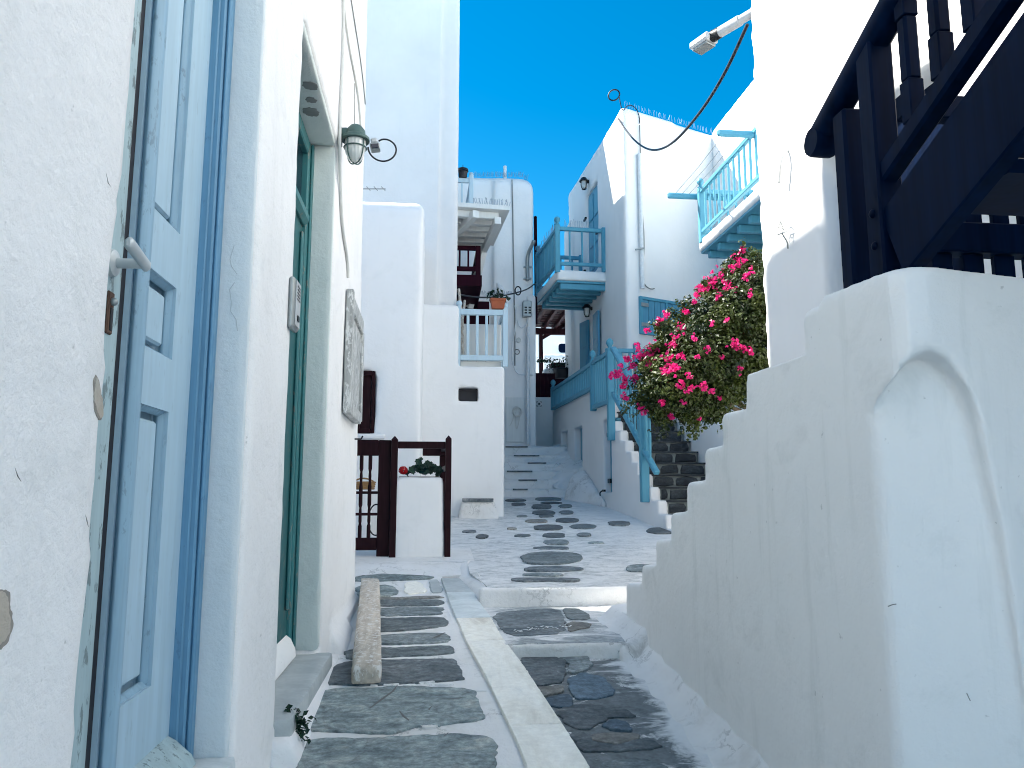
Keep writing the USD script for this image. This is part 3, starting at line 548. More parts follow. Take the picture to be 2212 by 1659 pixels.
# green door with transom
fr = cat_(rbox(-0.66, -0.605, 3.60, 3.683, 0.42, zt - 0.03, 0.006), rbox(-0.605, -0.592, 3.645, 3.683, 0.42, zt - 0.03, 0.005), rbox(-0.66, -0.605, 2.69, 3.60, zt - 0.10, zt - 0.03, 0.006), rbox(-0.64, -0.59, 2.69, 3.60, 2.36, 2.43, 0.02))
gdr = put('door_frame', fr, TEAL_FRAME, lh, smooth=40, label='teal frame with rounded transom bar')
put('pane', rbox(-0.645, -0.635, 2.72, 3.60, 2.43, zt - 0.1, 0.001), PANE, gdr)
gd = put('door', soft(box(-0.665, -0.622, 2.69, 3.60, 0.49, 2.36), 0.06, 0, 0.001), TEAL, lh, label='dark teal green door')
put('moulding', cat_(rbox(-0.622, -0.606, 3.53, 3.56, 0.6, 2.32, 0.006), rbox(-0.622, -0.606, 2.8, 2.83, 0.6, 2.32, 0.006)), TEAL_FRAME, gd, smooth=40)
put('knob', ball((-0.60, 3.1, 1.22), 0.02, 2), METAL_GREY, gd, smooth=True)
put('weather_board', tm(ext_y([(-0.62, 0.40), (-0.575, 0.40), (-0.578, 0.43), (-0.60, 0.475), (-0.62, 0.49)], 2.75, 3.59)), WHITE_GREY, gd, smooth=30)
put('threshold', soft(box(-0.74, WL + 0.05, 2.64, 3.72, 0.1, 0.392), 0.025, 1, 0.002), MARBLE_GREY, lh, smooth=45, label='grey marble doorstep under the teal door')
put('doorstep_base', soft(ext_y([(-0.6, 0.05), (-0.345, 0.05), (-0.37, 0.20), (-0.425, 0.34), (-0.6, 0.34)], 2.6, 3.95), 0.03, 2, 0.004), WHITE_OLD, lh, smooth=50)
# missing plaster and cracks, laid on the uneven facade
from scipy.spatial import cKDTree
_fv = bodyw.vertices[(bodyw.vertex_normals[:, 0] > 0.8) & (np.abs(bodyw.vertices[:, 0] - WL) < 0.05)]; FT = cKDTree(_fv[:, 1:])
def drape(p, o):
    d, i = FT.query(p[1:], k=4); w_ = 1 / (d + 1e-4); return np.array([float(np.sum(_fv[i, 0] * w_) / w_.sum()) + o, p[1], p[2]])
def patch(parent, pts, m, name='bare_patch', t=0.003, jit=0.01, sd=1, X=WL):
    P = np.array([onX(x, y, X) for x, y in pts])
    for _ in range(2): P = np.stack([P * 0.75 + np.roll(P, -1, 0) * 0.25, P * 0.25 + np.roll(P, -1, 0) * 0.75], 1).reshape(-1, 3)
    q = plate(P, (1, 0, 0), t, jit, sd, 0.001)
    q.vertices = np.array([drape(v, v[0] - X) for v in q.vertices]); put(name, q, m, parent)
patch(lh, [(0, 1268), (18, 1275), (28, 1310), (26, 1350), (10, 1400), (-40, 1420), (-60, 1280)], CHIP, 'chipped_edge', 0.0012, 0.006, 2)
patch(lh, [(-3, 1272), (12, 1280), (23, 1312), (20, 1348), (6, 1390), (-40, 1410), (-60, 1285)], PLASTER_BARE, 'bare_patch', 0.0022, 0.006, 2)
patch(lh, [(202, 800), (214, 830), (221, 870), (219, 912), (208, 895), (195, 850)], CHIP, 'chipped_edge', 0.0012, 0.005, 3)
patch(lh, [(204, 806), (215, 836), (222, 872), (221, 905), (209, 890), (198, 848)], PLASTER_BARE, 'bare_patch', 0.0022, 0.004, 3)
for pts in ([(228, 375), (232, 395), (240, 405)], [(182, 1105), (188, 1125), (193, 1138)], [(30, 1010), (36, 1028), (44, 1040)]):
    put('crack', tube(np.array([drape(onX(x, y, WL), 0.0) for x, y in pts]), [0.0003, 0.0009, 0.0003] if len(pts) == 3 else 0.001, 5), CRACK, lh)
# cracks in the pale reveal between the doors
for pts in ([(506, 530), (497, 560), (500, 575), (512, 592)], [(507, 610), (496, 625), (500, 655), (498, 672), (510, 690), (513, 715)]):
    put('crack', tube(np.array([onY(x, y, 2.088) for x, y in pts]), 0.0009, 5), HAIRLINE, lh)
# shutters on the far end of the facade
sh = thing('weathered_shutter', 'weathered grey wooden shutter on the left house by the gate', 'shutter', (WL, 4.6, 1.6))
s0, s1 = onX(742, 760, WL), onX(771, 760, WL); zb_, zt_ = onX(752, 905, WL)[2], onX(745, 620, WL)[2]
yA, yB = s0[1], s1[1]
put('shutter_frame', cat_(rbox(WL + 0.005, WL + 0.045, yA, yA + 0.07, zb_, zt_, 0.004), rbox(WL + 0.005, WL + 0.045, yB - 0.07, yB, zb_ + 0.02, zt_ - 0.1, 0.004), rbox(WL + 0.005, WL + 0.045, yA + 0.07, yB - 0.07, zb_, zb_ + 0.07, 0.004), rbox(WL + 0.005, WL + 0.045, yA + 0.07, yB - 0.07, zt_ - 0.12, zt_ - 0.03, 0.004)), WEATHERED, sh)
for k in range(3): put('board', rbox(WL + 0.004, WL + 0.03, yA + 0.075 + k * (yB - yA - 0.15) / 3, yA + 0.07 + (k + 1) * (yB - yA - 0.15) / 3 - 0.006, zb_ + 0.07, zt_ - 0.12, 0.003), WEATHERED, sh)
put('hook', tube([(WL, yB + 0.02, 1.45), (WL + 0.04, yB + 0.02, 1.45), (WL + 0.05, yB + 0.02, 1.47)], 0.006, 6), METAL_DARK, sh)
# intercom
ip = onX(628, 655, WL); iz0, iz1 = onX(622, 710, WL)[2], onX(625, 597, WL)[2]
ic = thing('intercom', 'grey metal intercom with speaker slots beside the teal door', 'intercom', (WL, 2.5, iz0))
iy0, iy1 = 2.555, 2.655
put('housing', rbox(WL - 0.002, WL + 0.022, iy0, iy1, iz0, iz1, 0.008), METAL_GREY, ic, smooth=45)
put('face_plate', rbox(WL + 0.0225, WL + 0.026, iy0 + 0.012, iy1 - 0.01, iz0 + 0.012, iz1 - 0.01, 0.001), METAL_LIGHT, ic)
for k in range(5): put('speaker_slot', rbox(WL + 0.026, WL + 0.028, iy0 + 0.025, iy1 - 0.025, iz1 - 0.03 - k * 0.011, iz1 - 0.026 - k * 0.011, 0.0005), METAL_DARK, ic)
put('button', rbox(WL + 0.026, WL + 0.030, iy0 + 0.035, iy1 - 0.035, iz0 + 0.03, iz0 + 0.05, 0.002), METAL_DARK, ic)
# bulkhead lamp
lp = onX(733, 290, WL); YL = lp[1]
ctr = onY(768, 300, YL); ctr_b = onY(769, 352, YL); ctr_t = onY(768, 268, YL); r = np.linalg.norm(onY(795, 300, YL) - onY(741, 300, YL)) / 2
lm = thing('bulkhead_lamp', 'green caged bulkhead lamp on the left house wall', 'lamp', (WL, YL, ctr[2]))
cz = ctr_t[2]; c0 = np.array([ctr[0], YL, cz])
put('cap', lathe([(0.0, 0), (r * 0.45, -0.012), (r * 0.75, -0.035), (r * 0.82, -0.06), (r * 1.12, -0.075), (r * 1.15, -0.09), (r * 0.9, -0.092)], c0, n=24), LAMP_GREEN, lm, smooth=40)
put('bracket', cat_(beam((WL, YL, cz - 0.055), (ctr[0] - r * 0.5, YL, cz - 0.05), 0.05, 0.05, b=0.012), rbox(WL, WL + 0.012, YL - 0.045, YL + 0.045, cz - 0.11, cz - 0.02, 0.006)), LAMP_GREEN, lm, smooth=40)
gl = ctr_b[2] - cz
put('glass', lathe([(r * 0.84, -0.09), (r * 0.84, -0.13), (r * 0.78, gl * 0.75), (r * 0.5, gl * 0.93), (0.0, gl * 0.99)], c0, n=24), GLASS_RIBBED, lm, smooth=50)
cage = []
for q in np.arange(4) * math.pi / 2 + 0.9:
    pr_ = [(r * 0.9, -0.09), (r * 0.9, -0.13), (r * 0.84, gl * 0.75), (r * 0.55, gl * 0.95), (0.0, gl * 1.02)]
    cage.append(tube(spline([c0 + (a * math.cos(q), a * math.sin(q), b) for a, b in pr_], 14), 0.0035, 6))
cage.append(tube([c0 + (r * 0.9 * math.cos(q), r * 0.9 * math.sin(q), gl * 0.62) for q in np.linspace(0, 2 * math.pi, 25)], 0.0035, 6))
put('cage', cat_(*cage), LAMP_GREEN, lm, smooth=50)
# little floodlight with its cable loop
fl = thing('small_floodlight', 'tiny grey floodlight with a black cable loop beside the bulkhead lamp', 'floodlight', (ctr[0] + 0.06, YL, cz - 0.1))
fc = onY(809, 312, YL)
put('housing', beam(fc + (-0.022, 0.02, -0.012), fc + (0.026, 0.02, -0.004), 0.05, 0.036, b=0.005), METAL_GREY, fl)
put('lens', beam(fc + (-0.016, -0.008, -0.014), fc + (0.022, -0.008, -0.008), 0.006, 0.024, b=0.002), PANE, fl)
put('bracket', beam(fc + (-0.02, 0.02, 0.022), fc + (0.012, 0.02, 0.03), 0.03, 0.028, b=0.006), METAL_LIGHT, fl)
loop = spline([onY(x, y, YL) for x, y in [(818, 305), (838, 302), (855, 318), (852, 336), (832, 348), (812, 344), (800, 333), (795, 318)]], 40)
put('cable_loop', tube(loop, 0.0045, 8), RUBBER, fl, smooth=True)
# wires on the facade
def wire(name, label, pts, X, r, m, off=0.008, n=40, cat='cable'):
    P = np.array([onX(x, y, X + off) for x, y in pts]); P = spline(P, n) if len(P) > 2 else P
    put(name, tube(P, r, 7), m, smooth=True, label=label, cat=cat)
wire('white_conduit', 'white conduit running down the wall past the bulkhead lamp', [(741, -20), (737, 200), (734, 290), (735, 400), (741, 500), (750, 560), (752, 600)], WL, 0.008, WIRE_WHITE)
wire('slanting_wire', 'white slanting wire above the bulkhead lamp', [(744, 20), (760, 130), (776, 230), (780, 290)], WL, 0.006, WIRE_WHITE)
wire('thin_grey_wire', 'thin grey wire hanging straight onto the bulkhead lamp', [(766, 180), (766, 268)], WL, 0.002, WIRE_GREY, off=0.06)
wire('dark_wire', 'thin dark wire along the far upper edge of the left house', [(757, -10), (768, 60), (780, 140), (789, 225)], WL, 0.004, WIRE_GREY)

# ------------------------------------------------------------------ things lying in the alley
bp = [onG(*zm(*q), g_path) for q in [(510, 690), (532, 170)]]
wb = put('wooden_beam', None or soft(Manifold.cube((0.135, bp[1][1] - bp[0][1], 0.085)).translate((-0.0675, 0, 0)), 0.02, 2, 0.006, 21, 9), BEAMWOOD, smooth=50, label='old weathered wooden beam lying along the slate path', cat='beam') if False else None
L_ = np.linalg.norm(bp[1] - bp[0]); bm = soft(Manifold.cube((0.125, L_, 0.085)).translate((-0.0625, 0, 0)), 0.022, 2, 0.007, 21, 9)
dv = (bp[1] - bp[0]) / L_; sx = np.cross(dv, (0, 0, 1)); sx /= np.linalg.norm(sx); T = np.eye(4); T[:3, 0], T[:3, 1], T[:3, 2], T[:3, 3] = sx, dv, np.cross(sx, dv), bp[0] + np.array([0, 0, 0.006])
bm.apply_transform(T)
put('wooden_beam', bm, BEAMWOOD, smooth=50, label='old weathered wooden beam lying along the slate path', cat='beam')

def leaf_cloud(pts, nrm, size, rng, fold=0.25, asp=0.62):
    """bent pointed leaves: 4 triangles each"""
    n = len(pts); a = rng.normal(size=(n, 3)); a -= nrm * np.sum(a * nrm, 1, keepdims=True); a /= np.linalg.norm(a, axis=1, keepdims=True) + 1e-9
    b = np.cross(nrm, a); s = size * rng.uniform(0.6, 1.3, n)[:, None]
    p0 = pts - a * s * 0.5; p1 = pts + a * s * 0.5; l = pts + b * s * asp * 0.5 + nrm * s * fold * 0.5; r_ = pts - b * s * asp * 0.5 + nrm * s * fold * 0.5
    V = np.stack([p0, l, pts, r_, p1], 1).reshape(-1, 3); k = np.arange(n)[:, None] * 5
    F = np.concatenate([k + [0, 2, 1], k + [2, 4, 1], k + [0, 3, 2], k + [2, 3, 4]], 0)
    return trimesh.Trimesh(V, F, process=False)
wd = thing('wall_weed', 'small dark green weed growing at the foot of the left house', 'plant', onX(610, 1590, WL))
wr = np.random.default_rng(3); stems = []; tips = []; b0 = onX(606, 1600, WL) + (0.0, 0, -0.02)
for k in range(9):
    e = b0 + (wr.uniform(0.02, 0.085), wr.uniform(-0.05, 0.05), wr.uniform(-0.04, 0.16)); m_ = (b0 + e) / 2 + (0.01, 0, 0.03)
    S = spline([b0, m_, e], 8); stems.append(tube(S, 0.0022, 5)); tips += [S[j] for j in (3, 4, 5, 6, 7)]
put('stem', cat_(*stems), LEAF_DARK, wd)
tp = np.array([t + wr.normal(0, 0.012, 3) for t in tips for _ in range(5)]); nn = wr.normal(size=tp.shape) + [0.4, -0.5, 0.6]; nn /= np.linalg.norm(nn, axis=1, keepdims=True)
put('leaves', leaf_cloud(tp, nn, 0.026, wr), LEAF_DARK, wd, smooth=False, kind='stuff')

# ------------------------------------------------------------------ stepped wall on the right, with its steps behind
WR = 1.1
SW = [(818.3, 297.4, 315.5), (743.9, 375, 408), (720.5, 413, 444.8), (703.5, 448.7, 479.7), (685.3, 482.1, 510.7), (669.5, 512.5, 538.9), (654.6, 538.9, 564.8), (640.9, 564.8, 583), (625.4, 583, 613.4), (613.6, 607.3, 624.0)]
YC = 1.66
prof = [(YC + 0.05, -0.4), (YC + 0.05, onX(1932, 576, WR)[2])]
for px, yt, yb in SW:
    X_, T_ = px / 0.46293, yt / 0.46293
    a = onX(px / 0.46293, yt / 0.46293, WR); prof.append((a[1], a[2]))
    b = onX(px / 0.46293, (yb if px != 818.3 else 352) / 0.46293, WR)
    prof.append((a[1] + 0.008, b[2] + 0.0))
prof = prof[:-1] + [(prof[-2][0] + 0.01, 0.30), (prof[-2][0] + 0.06, -0.4)]
par = ext_x(prof, WR, WR + 0.20)
ZL = prof[1][1]
# solid flight behind the parapet
st = [(2.1, -0.4), (2.1, ZL - 0.14)]
for y, z in prof[4:-2:2]: st += [(y, st[-1][1]), (y, z - 0.12)]
st += [(st[-1][0] + 0.12, st[-1][1]), (st[-1][0] + 0.12, -0.4)]
flight = ext_x(st, WR + 0.15, 2.2)
land = ext_z([(WR, YC + 0.05), (WR + 0.02, YC + 0.015), (WR + 0.07, YC + 0.012), (2.5, YC + 0.21 * 1.4), (2.5, 2.15), (WR, 2.15)], -0.4, ZL)
base = ext_y([(WR - 0.12, -0.2), (WR + 0.1, -0.2), (WR + 0.1, 0.45), (WR - 0.02, 0.30), (WR - 0.07, 0.22)], 1.3, 4.75)
wall_m = par + flight + land
# the shaved corner with its rounded head
a_, b_ = np.array([WR - 0.004, 1.815]), np.array([1.40, YC + 0.21 * 0.30 + 0.004]); wv = np.linalg.norm(b_ - a_)
zh, za_ = 1.20, onX(1970, 742, WR)[2] - 0.005
arch = [(0.0, -0.5), (wv * 1.0, -0.5), (wv * 0.95, 0.40), (wv * 0.89, 0.75), (wv * 0.83, 1.02), (wv * 0.77, 1.15)] + [(wv * (0.36 + 0.38 * math.cos(q)), zh + (za_ - zh) * math.sin(q)) for q in np.linspace(0.06, math.pi - 0.06, 18)] + [(wv * -0.02, zh - 0.03)]
cut = ext_v(a_, b_, arch, 0.0, 0.4)
wall_m = wall_m - cut
# widening low foot, follows the lane
foot = Manifold()
for k in range(12):
    y0, y1 = 1.5 + k * 0.27, 1.5 + (k + 1) * 0.27; z = g_low(0, (y0 + y1) / 2) + (0.06 if y0 > 3.9 else 0)
    foot = foot + ext_y([(WR - 0.13 - 0.02 * (k % 3), z - 0.2), (WR + 0.1, z - 0.2), (WR + 0.1, z + 0.10), (WR + 0.0, z + 0.085), (WR - 0.05, z + 0.03), (WR - 0.13 - 0.01 * (k % 3), z - 0.01)], y0, y1 + 0.001)
sw = thing('stepped_wall', 'off white stepped stair wall on the right with a shaved rounded corner', 'wall', (WR, 3.0, 0.2))
put('wall', soft(wall_m, 0.024, 2, 0.005, 11), WHITE_GREY, sw, smooth=60)
put('foot', soft(foot, 0.03, 3, 0.006, 12, 3), WASH, sw, smooth=60, label='splayed whitewashed foot of the wall')
for k, pts in enumerate(([(1918, 1310), (1928, 1306), (1936, 1305)], [(2088, 1497), (2093, 1508), (2096, 1514)], [(1655, 1305), (1652, 1325), (1654, 1345)], [(1728, 1235), (1725, 1255)])):
    put('scuff', tube(np.array([onV(x, y, (WR, 4), (WR, 1.8)) if x < 1900 else onV(x, y, a_, b_) for x, y in pts]), 0.0012, 5), WIRE_GREY, sw)

# ------------------------------------------------------------------ right house behind the steps
XR = 2.07
rh = thing('right_house', 'white house on the right, sunlit above, behind the navy stairs', 'house', (XR, 3.0, 0))
rw = box(XR, 6.0, -2.5, 4.585, -0.5, 6.2) - box(XR - 0.1, XR + 0.16, 2.75, onX(1772, 450, XR)[1], 1.62, onX(1772, 338, XR)[2])
put('wall', soft(rw, 0.09, 2, 0.008, 14), WHITE_CLEAN, rh, smooth=50)
yo = onX(1772, 450, XR)[1]
wn = put('window', cat_(rbox(XR + 0.10, XR + 0.158, yo - 0.10, yo - 0.002, 1.63, onX(1772, 338, XR)[2] - 0.004, 0.006), rbox(XR + 0.11, XR + 0.158, 2.76, yo - 0.101, 1.63, onX(1772, 338, XR)[2] - 0.004, 0.005)), NAVY, rh)
put('astragal', rbox(XR + 0.07, XR + 0.098, yo - 0.20, yo - 0.14, 1.75, 2.75, 0.006), NAVY_BRIGHT, wn)
# hanging cable with a knot
kn = thing('knotted_cable', 'grey cable end hanging in a knot on the right house', 'cable', onX(1690, 420, XR))
q0 = [onX(x, y, XR - o) for x, y, o in [(1702, 325, 0.0), (1694, 332, 0.03), (1686, 360, 0.05), (1683, 395, 0.05)]]
put('sleeve', tube(spline(q0, 20), 0.009, 8), WIRE_WHITE, kn, smooth=True)
put('strand', tube(spline([onX(x, y, XR - 0.05) for x, y in [(1684, 395), (1685, 440), (1686, 480)]], 12), 0.003, 6), WIRE_WHITE, kn, smooth=True)
kc = onX(1688, 492, XR - 0.05); kp = [kc + 0.030 * np.array([0.6 * math.sin(3 * t + 1), math.sin(2 * t) * 1.0, 1.3 * math.cos(t * 1.0)]) for t in np.linspace(0, 4 * math.pi, 70)]
put('knot', tube(kp, 0.004, 6), WIRE_WHITE, kn, smooth=True)
put('tail', tube(spline([onX(x, y, XR - 0.05) for x, y in [(1690, 503), (1694, 512), (1699, 520), (1702, 537)]], 12), 0.0045, 6), WIRE_GREY, kn, smooth=True)
# street lamp on its arm
pb = onX(1618, 34, XR); pb = np.array([XR + 0.05, 4.45, pb[2] + 0.0]); zl = onX(1613, 35, XR + 0.0)[2]
tip = onZ(1553, 71, zl); nb = onZ(1622, 30, zl)
sl = thing('street_lamp', 'small grey street lamp on a tube arm from the right house', 'street lamp', nb)
dl = (tip - nb) / np.linalg.norm(tip - nb)
mid = nb + (tip - nb) * 0.48
put('arm', tube([nb - dl * 0.5, mid], 0.031, 14), METAL_LIGHT, sl, smooth=40)
put('sleeve', tube([mid - dl * 0.04, tip], 0.037, 14), METAL_LIGHT, sl, smooth=40)
put('clamp', tube([tip - dl * 0.01, tip + dl * 0.06], 0.04, 12), METAL_DARK, sl, smooth=40)
hd = tip + dl * 0.05
put('head', beam(hd + (0, 0, 0.0), hd + dl * 0.17 + (0, 0, -0.015), 0.13, 0.06, b=0.015), METAL_LIGHT, sl, smooth=30)
put('lens', beam(hd + dl * 0.02 + (0, 0, -0.042), hd + dl * 0.15 + (0, 0, -0.05), 0.10, 0.016, b=0.005), METAL_GREY, sl)
for s in (0.25, 0.4): put('bolt', tube([mid + dl * s * 0.8 + (0, 0, 0.03), mid + dl * s * 0.8 + (0, 0, 0.052)], 0.007, 6), METAL_DARK, sl)

# ------------------------------------------------------------------ navy wooden staircase above the landing
ns = thing('navy_staircase', 'dark navy wooden outdoor staircase with handrail on the right', 'staircase', (1.25, 1.9, ZL))
XN = 1.20
N = lambda x, y, X=XN: onX(x, y, X)
def bar2(name, xa, ya, xb, yb, w, h, X=XN, up=(0, 0, 1), ext=0.0, b=0.006, lab=None):
    a, c = N(xa, ya, X), N(xb, yb, X); c = c + (c - a) * ext
    d = (c - a) / np.linalg.norm(c - a); s = np.array([1.0, 0, 0]); u = np.cross(s, d)
    return put(name, beam(a, c, w, h, u, b), NAVY, ns, smooth=35, label=lab)
y_p = N(1900, 300)[1]
pt, pbm = N(1880, 90), N(1903, 590)
put('post', rbox(XN - 0.035, XN + 0.035, y_p - 0.035, y_p + 0.035, ZL - 0.1, N(1890, 85)[2], 0.006), NAVY, ns, label='near newel post with two round bolts')
y_q = N(1838, 400)[1]
put('post', rbox(XN - 0.03, XN + 0.04, y_q - 0.035, y_q + 0.03, ZL - 0.2, N(1845, 228)[2], 0.008), NAVY, ns)
for yy in (560, 658):
    c = N(1884 if yy == 560 else 1894, 480 if yy == 560 else 545); 
    put('bolt', ball((XN - 0.036, y_p - 0.0, c[2]), 0.012, 2, (0.6, 1, 1)), NAVY, ns, smooth=True)
# stair direction from the survey: handrail line
ha, hb2 = N(1765, 318), N(1958, -30)
dS = (hb2 - ha); dS[0] = 0; dS /= np.linalg.norm(dS)
uS = np.cross((1.0, 0, 0), dS); uS = uS if uS[2] > 0 else -uS
put('handrail', beam(ha + uS * 0.005 + dS * 0.02, ha + dS * 2.4 + uS * 0.005, 0.075, 0.075, uS, 0.018), NAVY, ns, smooth=45)
put('handrail_scroll', cat_(lathe([(0.0, -0.0385), (0.042, -0.0385), (0.047, -0.028), (0.047, 0.028), (0.042, 0.0385), (0, 0.0385)], ha + dS * 0.03 - uS * 0.012, (1, 0, 0), 20)), NAVY, ns, smooth=45)
r0 = N(1908, 390); r0[0] = XN
put('bottom_rail', beam(r0 - dS * 0.01, r0 + dS * 2.4, 0.05, 0.055, uS, 0.008), NAVY, ns, smooth=35)
s0_ = N(2017, 430); h_s = abs(np.dot(N(2017, 322) - N(2017, 536), uS))
put('stringer', beam(s0_ - dS * 0.16, s0_ + dS * 2.2, 0.045, h_s, uS, 0.004), NAVY, ns, smooth=35)
XF = 1.98
put('stringer', beam(s0_ - dS * 0.16 + (XF - XN, 0, 0), s0_ + dS * 2.2 + (XF - XN, 0, 0), 0.045, h_s, uS, 0.004), NAVY, ns, smooth=35)
def zline(p, y): return p[2] + (y - p[1]) * dS[2] / dS[1]
for k in range(9):                                              # balusters on the near side
    y = y_p - 0.15 - 0.118 * k; z0 = zline(r0, y) + 0.03; z1 = zline(ha, y) - 0.02
    put('baluster', cat_(rbox(XN - 0.0205, XN + 0.0205, y - 0.0205, y + 0.0205, z0, z0 + 0.11, 0.003), rbox(XN - 0.0192, XN + 0.0192, y - 0.0192, y + 0.0192, z0 + 0.108, z1 - 0.058, 0.007), rbox(XN - 0.0205, XN + 0.0205, y - 0.0205, y + 0.0205, z1 - 0.06, z1, 0.003)), NAVY, ns, smooth=30)
    put('baluster', rbox(XF - 0.019, XF + 0.019, y - 0.019, y + 0.019, z0, z1, 0.004), NAVY, ns, smooth=30)
put('handrail', beam(ha + dS * 0.05 + (XF - XN, 0, 0), ha + dS * 2.4 + (XF - XN, 0, 0), 0.07, 0.07, uS, 0.015), NAVY, ns, smooth=45)
for k in range(8):
    y = y_p - 0.16 - 0.235 * k; z = zline(s0_, y) + 0.03
    put('tread', rbox(XN + 0.023, XF - 0.023, y - 0.25, y, z - 0.035, z, 0.005), NAVY, ns)
# the fence across the landing, seen under the flight
yf = 2.12
Fz = lambda x, y: onY(x, y, yf)
fz0, fz1 = ZL - 0.05, Fz(2100, 548)[2]; ftop = Fz(2100, 484)[2]
put('fence_rail', rbox(XN + 0.1, 2.06, yf - 0.02, yf + 0.05, fz1, ftop, 0.005), NAVY, ns)
for k in range(9):
    x = Fz(2015, 570)[0] + k * (Fz(2145, 570)[0] - Fz(2078, 570)[0]); put('fence_slat', rbox(x, x + Fz(2045, 570)[0] - Fz(2000, 570)[0], yf, yf + 0.02, fz0, fz1 - 0.001, 0.003), NAVY, ns)
for k in range(4):
    x = Fz(2085, 450)[0] + k * (Fz(2160, 450)[0] - Fz(2115, 450)[0]) * 1.3; put('fence_slat', rbox(x, x + 0.055, yf, yf + 0.02, ftop + 0.001, ftop + 0.34, 0.003), NAVY, ns)
put('fence_rail', rbox(XN + 0.25, 2.06, yf - 0.01, yf + 0.04, ftop + 0.342, ftop + 0.42, 0.005), NAVY, ns)
# ------------------------------------------------------------------ gate, pillar and fence in front of the yard
YG = 6.5
G = lambda x, y, Y=YG: onY(x, y, Y)
zb = G(850, 1206)[2]
gp = thing('white_pillar', 'low white plastered pillar planter beside the brown gate', 'pillar', (-0.08, YG, zb - 0.1))
p0, p1 = G(851, 1030), G(957, 1212)
pm = ext_y([(p0[0] - 0.005, p1[2] - 0.15), (p1[0] + 0.03, p1[2] - 0.15), (p1[0] + 0.01, p1[2] + 0.08), (p1[0] - 0.005, p0[2]), (p0[0] + 0.005, p0[2])], YG - 0.02, YG + 0.34)
put('wall', soft(pm, 0.028, 3, 0.006, 31), WHITE, gp, smooth=60)
put('foot', soft(ext_z([(p0[0] - 0.02, YG - 0.12), (p1[0] + 0.09, YG - 0.10), (p1[0] + 0.07, YG + 0.3), (p0[0] - 0.02, YG + 0.3)], p1[2] - 0.2, p1[2] + 0.012), 0.03, 3, 0.014, 32, 4), WASH, gp, smooth=60)
bg = thing('brown_gate', 'dark brown wooden gate leaf with turned spindles by the left house', 'gate', (-0.6, YG, zb))
xa, xb = G(770, 1100)[0] - 0.25, G(851, 1100)[0]
gx = lambda x: G(x, 1080)[0]
gz = lambda y: G(812, y)[2]
gy = YG + 0.02
put('stile', rbox(gx(815), gx(842), gy, gy + 0.045, gz(1203), gz(950), 0.004), BROWN, bg)
put('stile', rbox(xa - 0.07, xa, gy, gy + 0.045, gz(1185), gz(950), 0.004), BROWN, bg)
put('top_rail', rbox(xa, gx(815) - 0.001, gy + 0.002, gy + 0.043, gz(984), gz(950), 0.004), BROWN, bg)
put('bottom_rail', rbox(xa, gx(815) - 0.001, gy + 0.002, gy + 0.043, gz(1189), gz(1162), 0.004), BROWN, bg)
for y in (1064, 1111): put('cross_rail', rbox(xa, gx(815) - 0.001, gy + 0.010, gy + 0.035, gz(y + 3), gz(y - 3), 0.003), BROWN, bg)
for k in range(5):
    x = gx(797) - k * (gx(797) - gx(778)); zz0, zz1 = gz(1162), gz(984); L = zz1 - zz0
    put('spindle', lathe([(0.016, 0), (0.016, 0.14 * L), (0.010, 0.17 * L), (0.014, 0.2 * L), (0.013, 0.3 * L), (0.010, 0.36 * L), (0.016, 0.4 * L), (0.016, 0.62 * L), (0.010, 0.68 * L), (0.013, 0.75 * L), (0.010, 0.8 * L), (0.016, 0.84 * L), (0.016, L)], (x, gy + 0.022, zz0), n=10), BROWN, bg, smooth=40)
def pointed(x0, x1, y0, y1, z0, z1): 
    m = rbox(x0, x1, y0, y1, z0, z1, 0.004); c = [(x0 + x1) / 2, (y0 + y1) / 2, z1 + 0.028]
    return cat_(m, tm(Manifold.hull_points(np.array([(x0, y0, z1 - 0.004), (x1, y0, z1 - 0.004), (x0, y1, z1 - 0.004), (x1, y1, z1 - 0.004), c]))))
fn = thing('brown_fence', 'dark brown post and rail frame round the white pillar', 'fence', (0.15, YG, zb))
put('post', pointed(gx(843), gx(857), gy - 0.045, gy + 0.03, gz(1207), gz(948), ), BROWN, fn)
put('post', pointed(gx(961), gx(974), gy - 0.05, gy + 0.03, gz(1206), gz(946)), BROWN, fn)
put('rail', rbox(gx(857) + 0.001, gx(961) - 0.001, gy - 0.02, gy + 0.02, gz(968), gz(953), 0.004), BROWN, fn)
yb2 = YG + 1.0
q1, q2 = G(913, 981, yb2), G(955, 969, yb2)
put('rail', rbox(q1[0], G(962, 975, yb2)[0], yb2, yb2 + 0.04, q1[2] - 0.015, q2[2] + 0.02, 0.004), BROWN, fn)
put('post', rbox(G(950, 975, yb2)[0], G(963, 975, yb2)[0], yb2 + 0.042, yb2 + 0.09, zb, q2[2] + 0.03, 0.004), BROWN, fn)
put('rail', beam((gx(968), gy + 0.04, gz(962)), (G(958, 975, yb2)[0], yb2, q2[2] + 0.0), 0.05, 0.06), BROWN, fn)
put('rail', beam((gx(968), gy + 0.04, gz(1010)), (G(958, 1010, yb2)[0], yb2, q2[2] - 0.2), 0.04, 0.05), BROWN, fn)
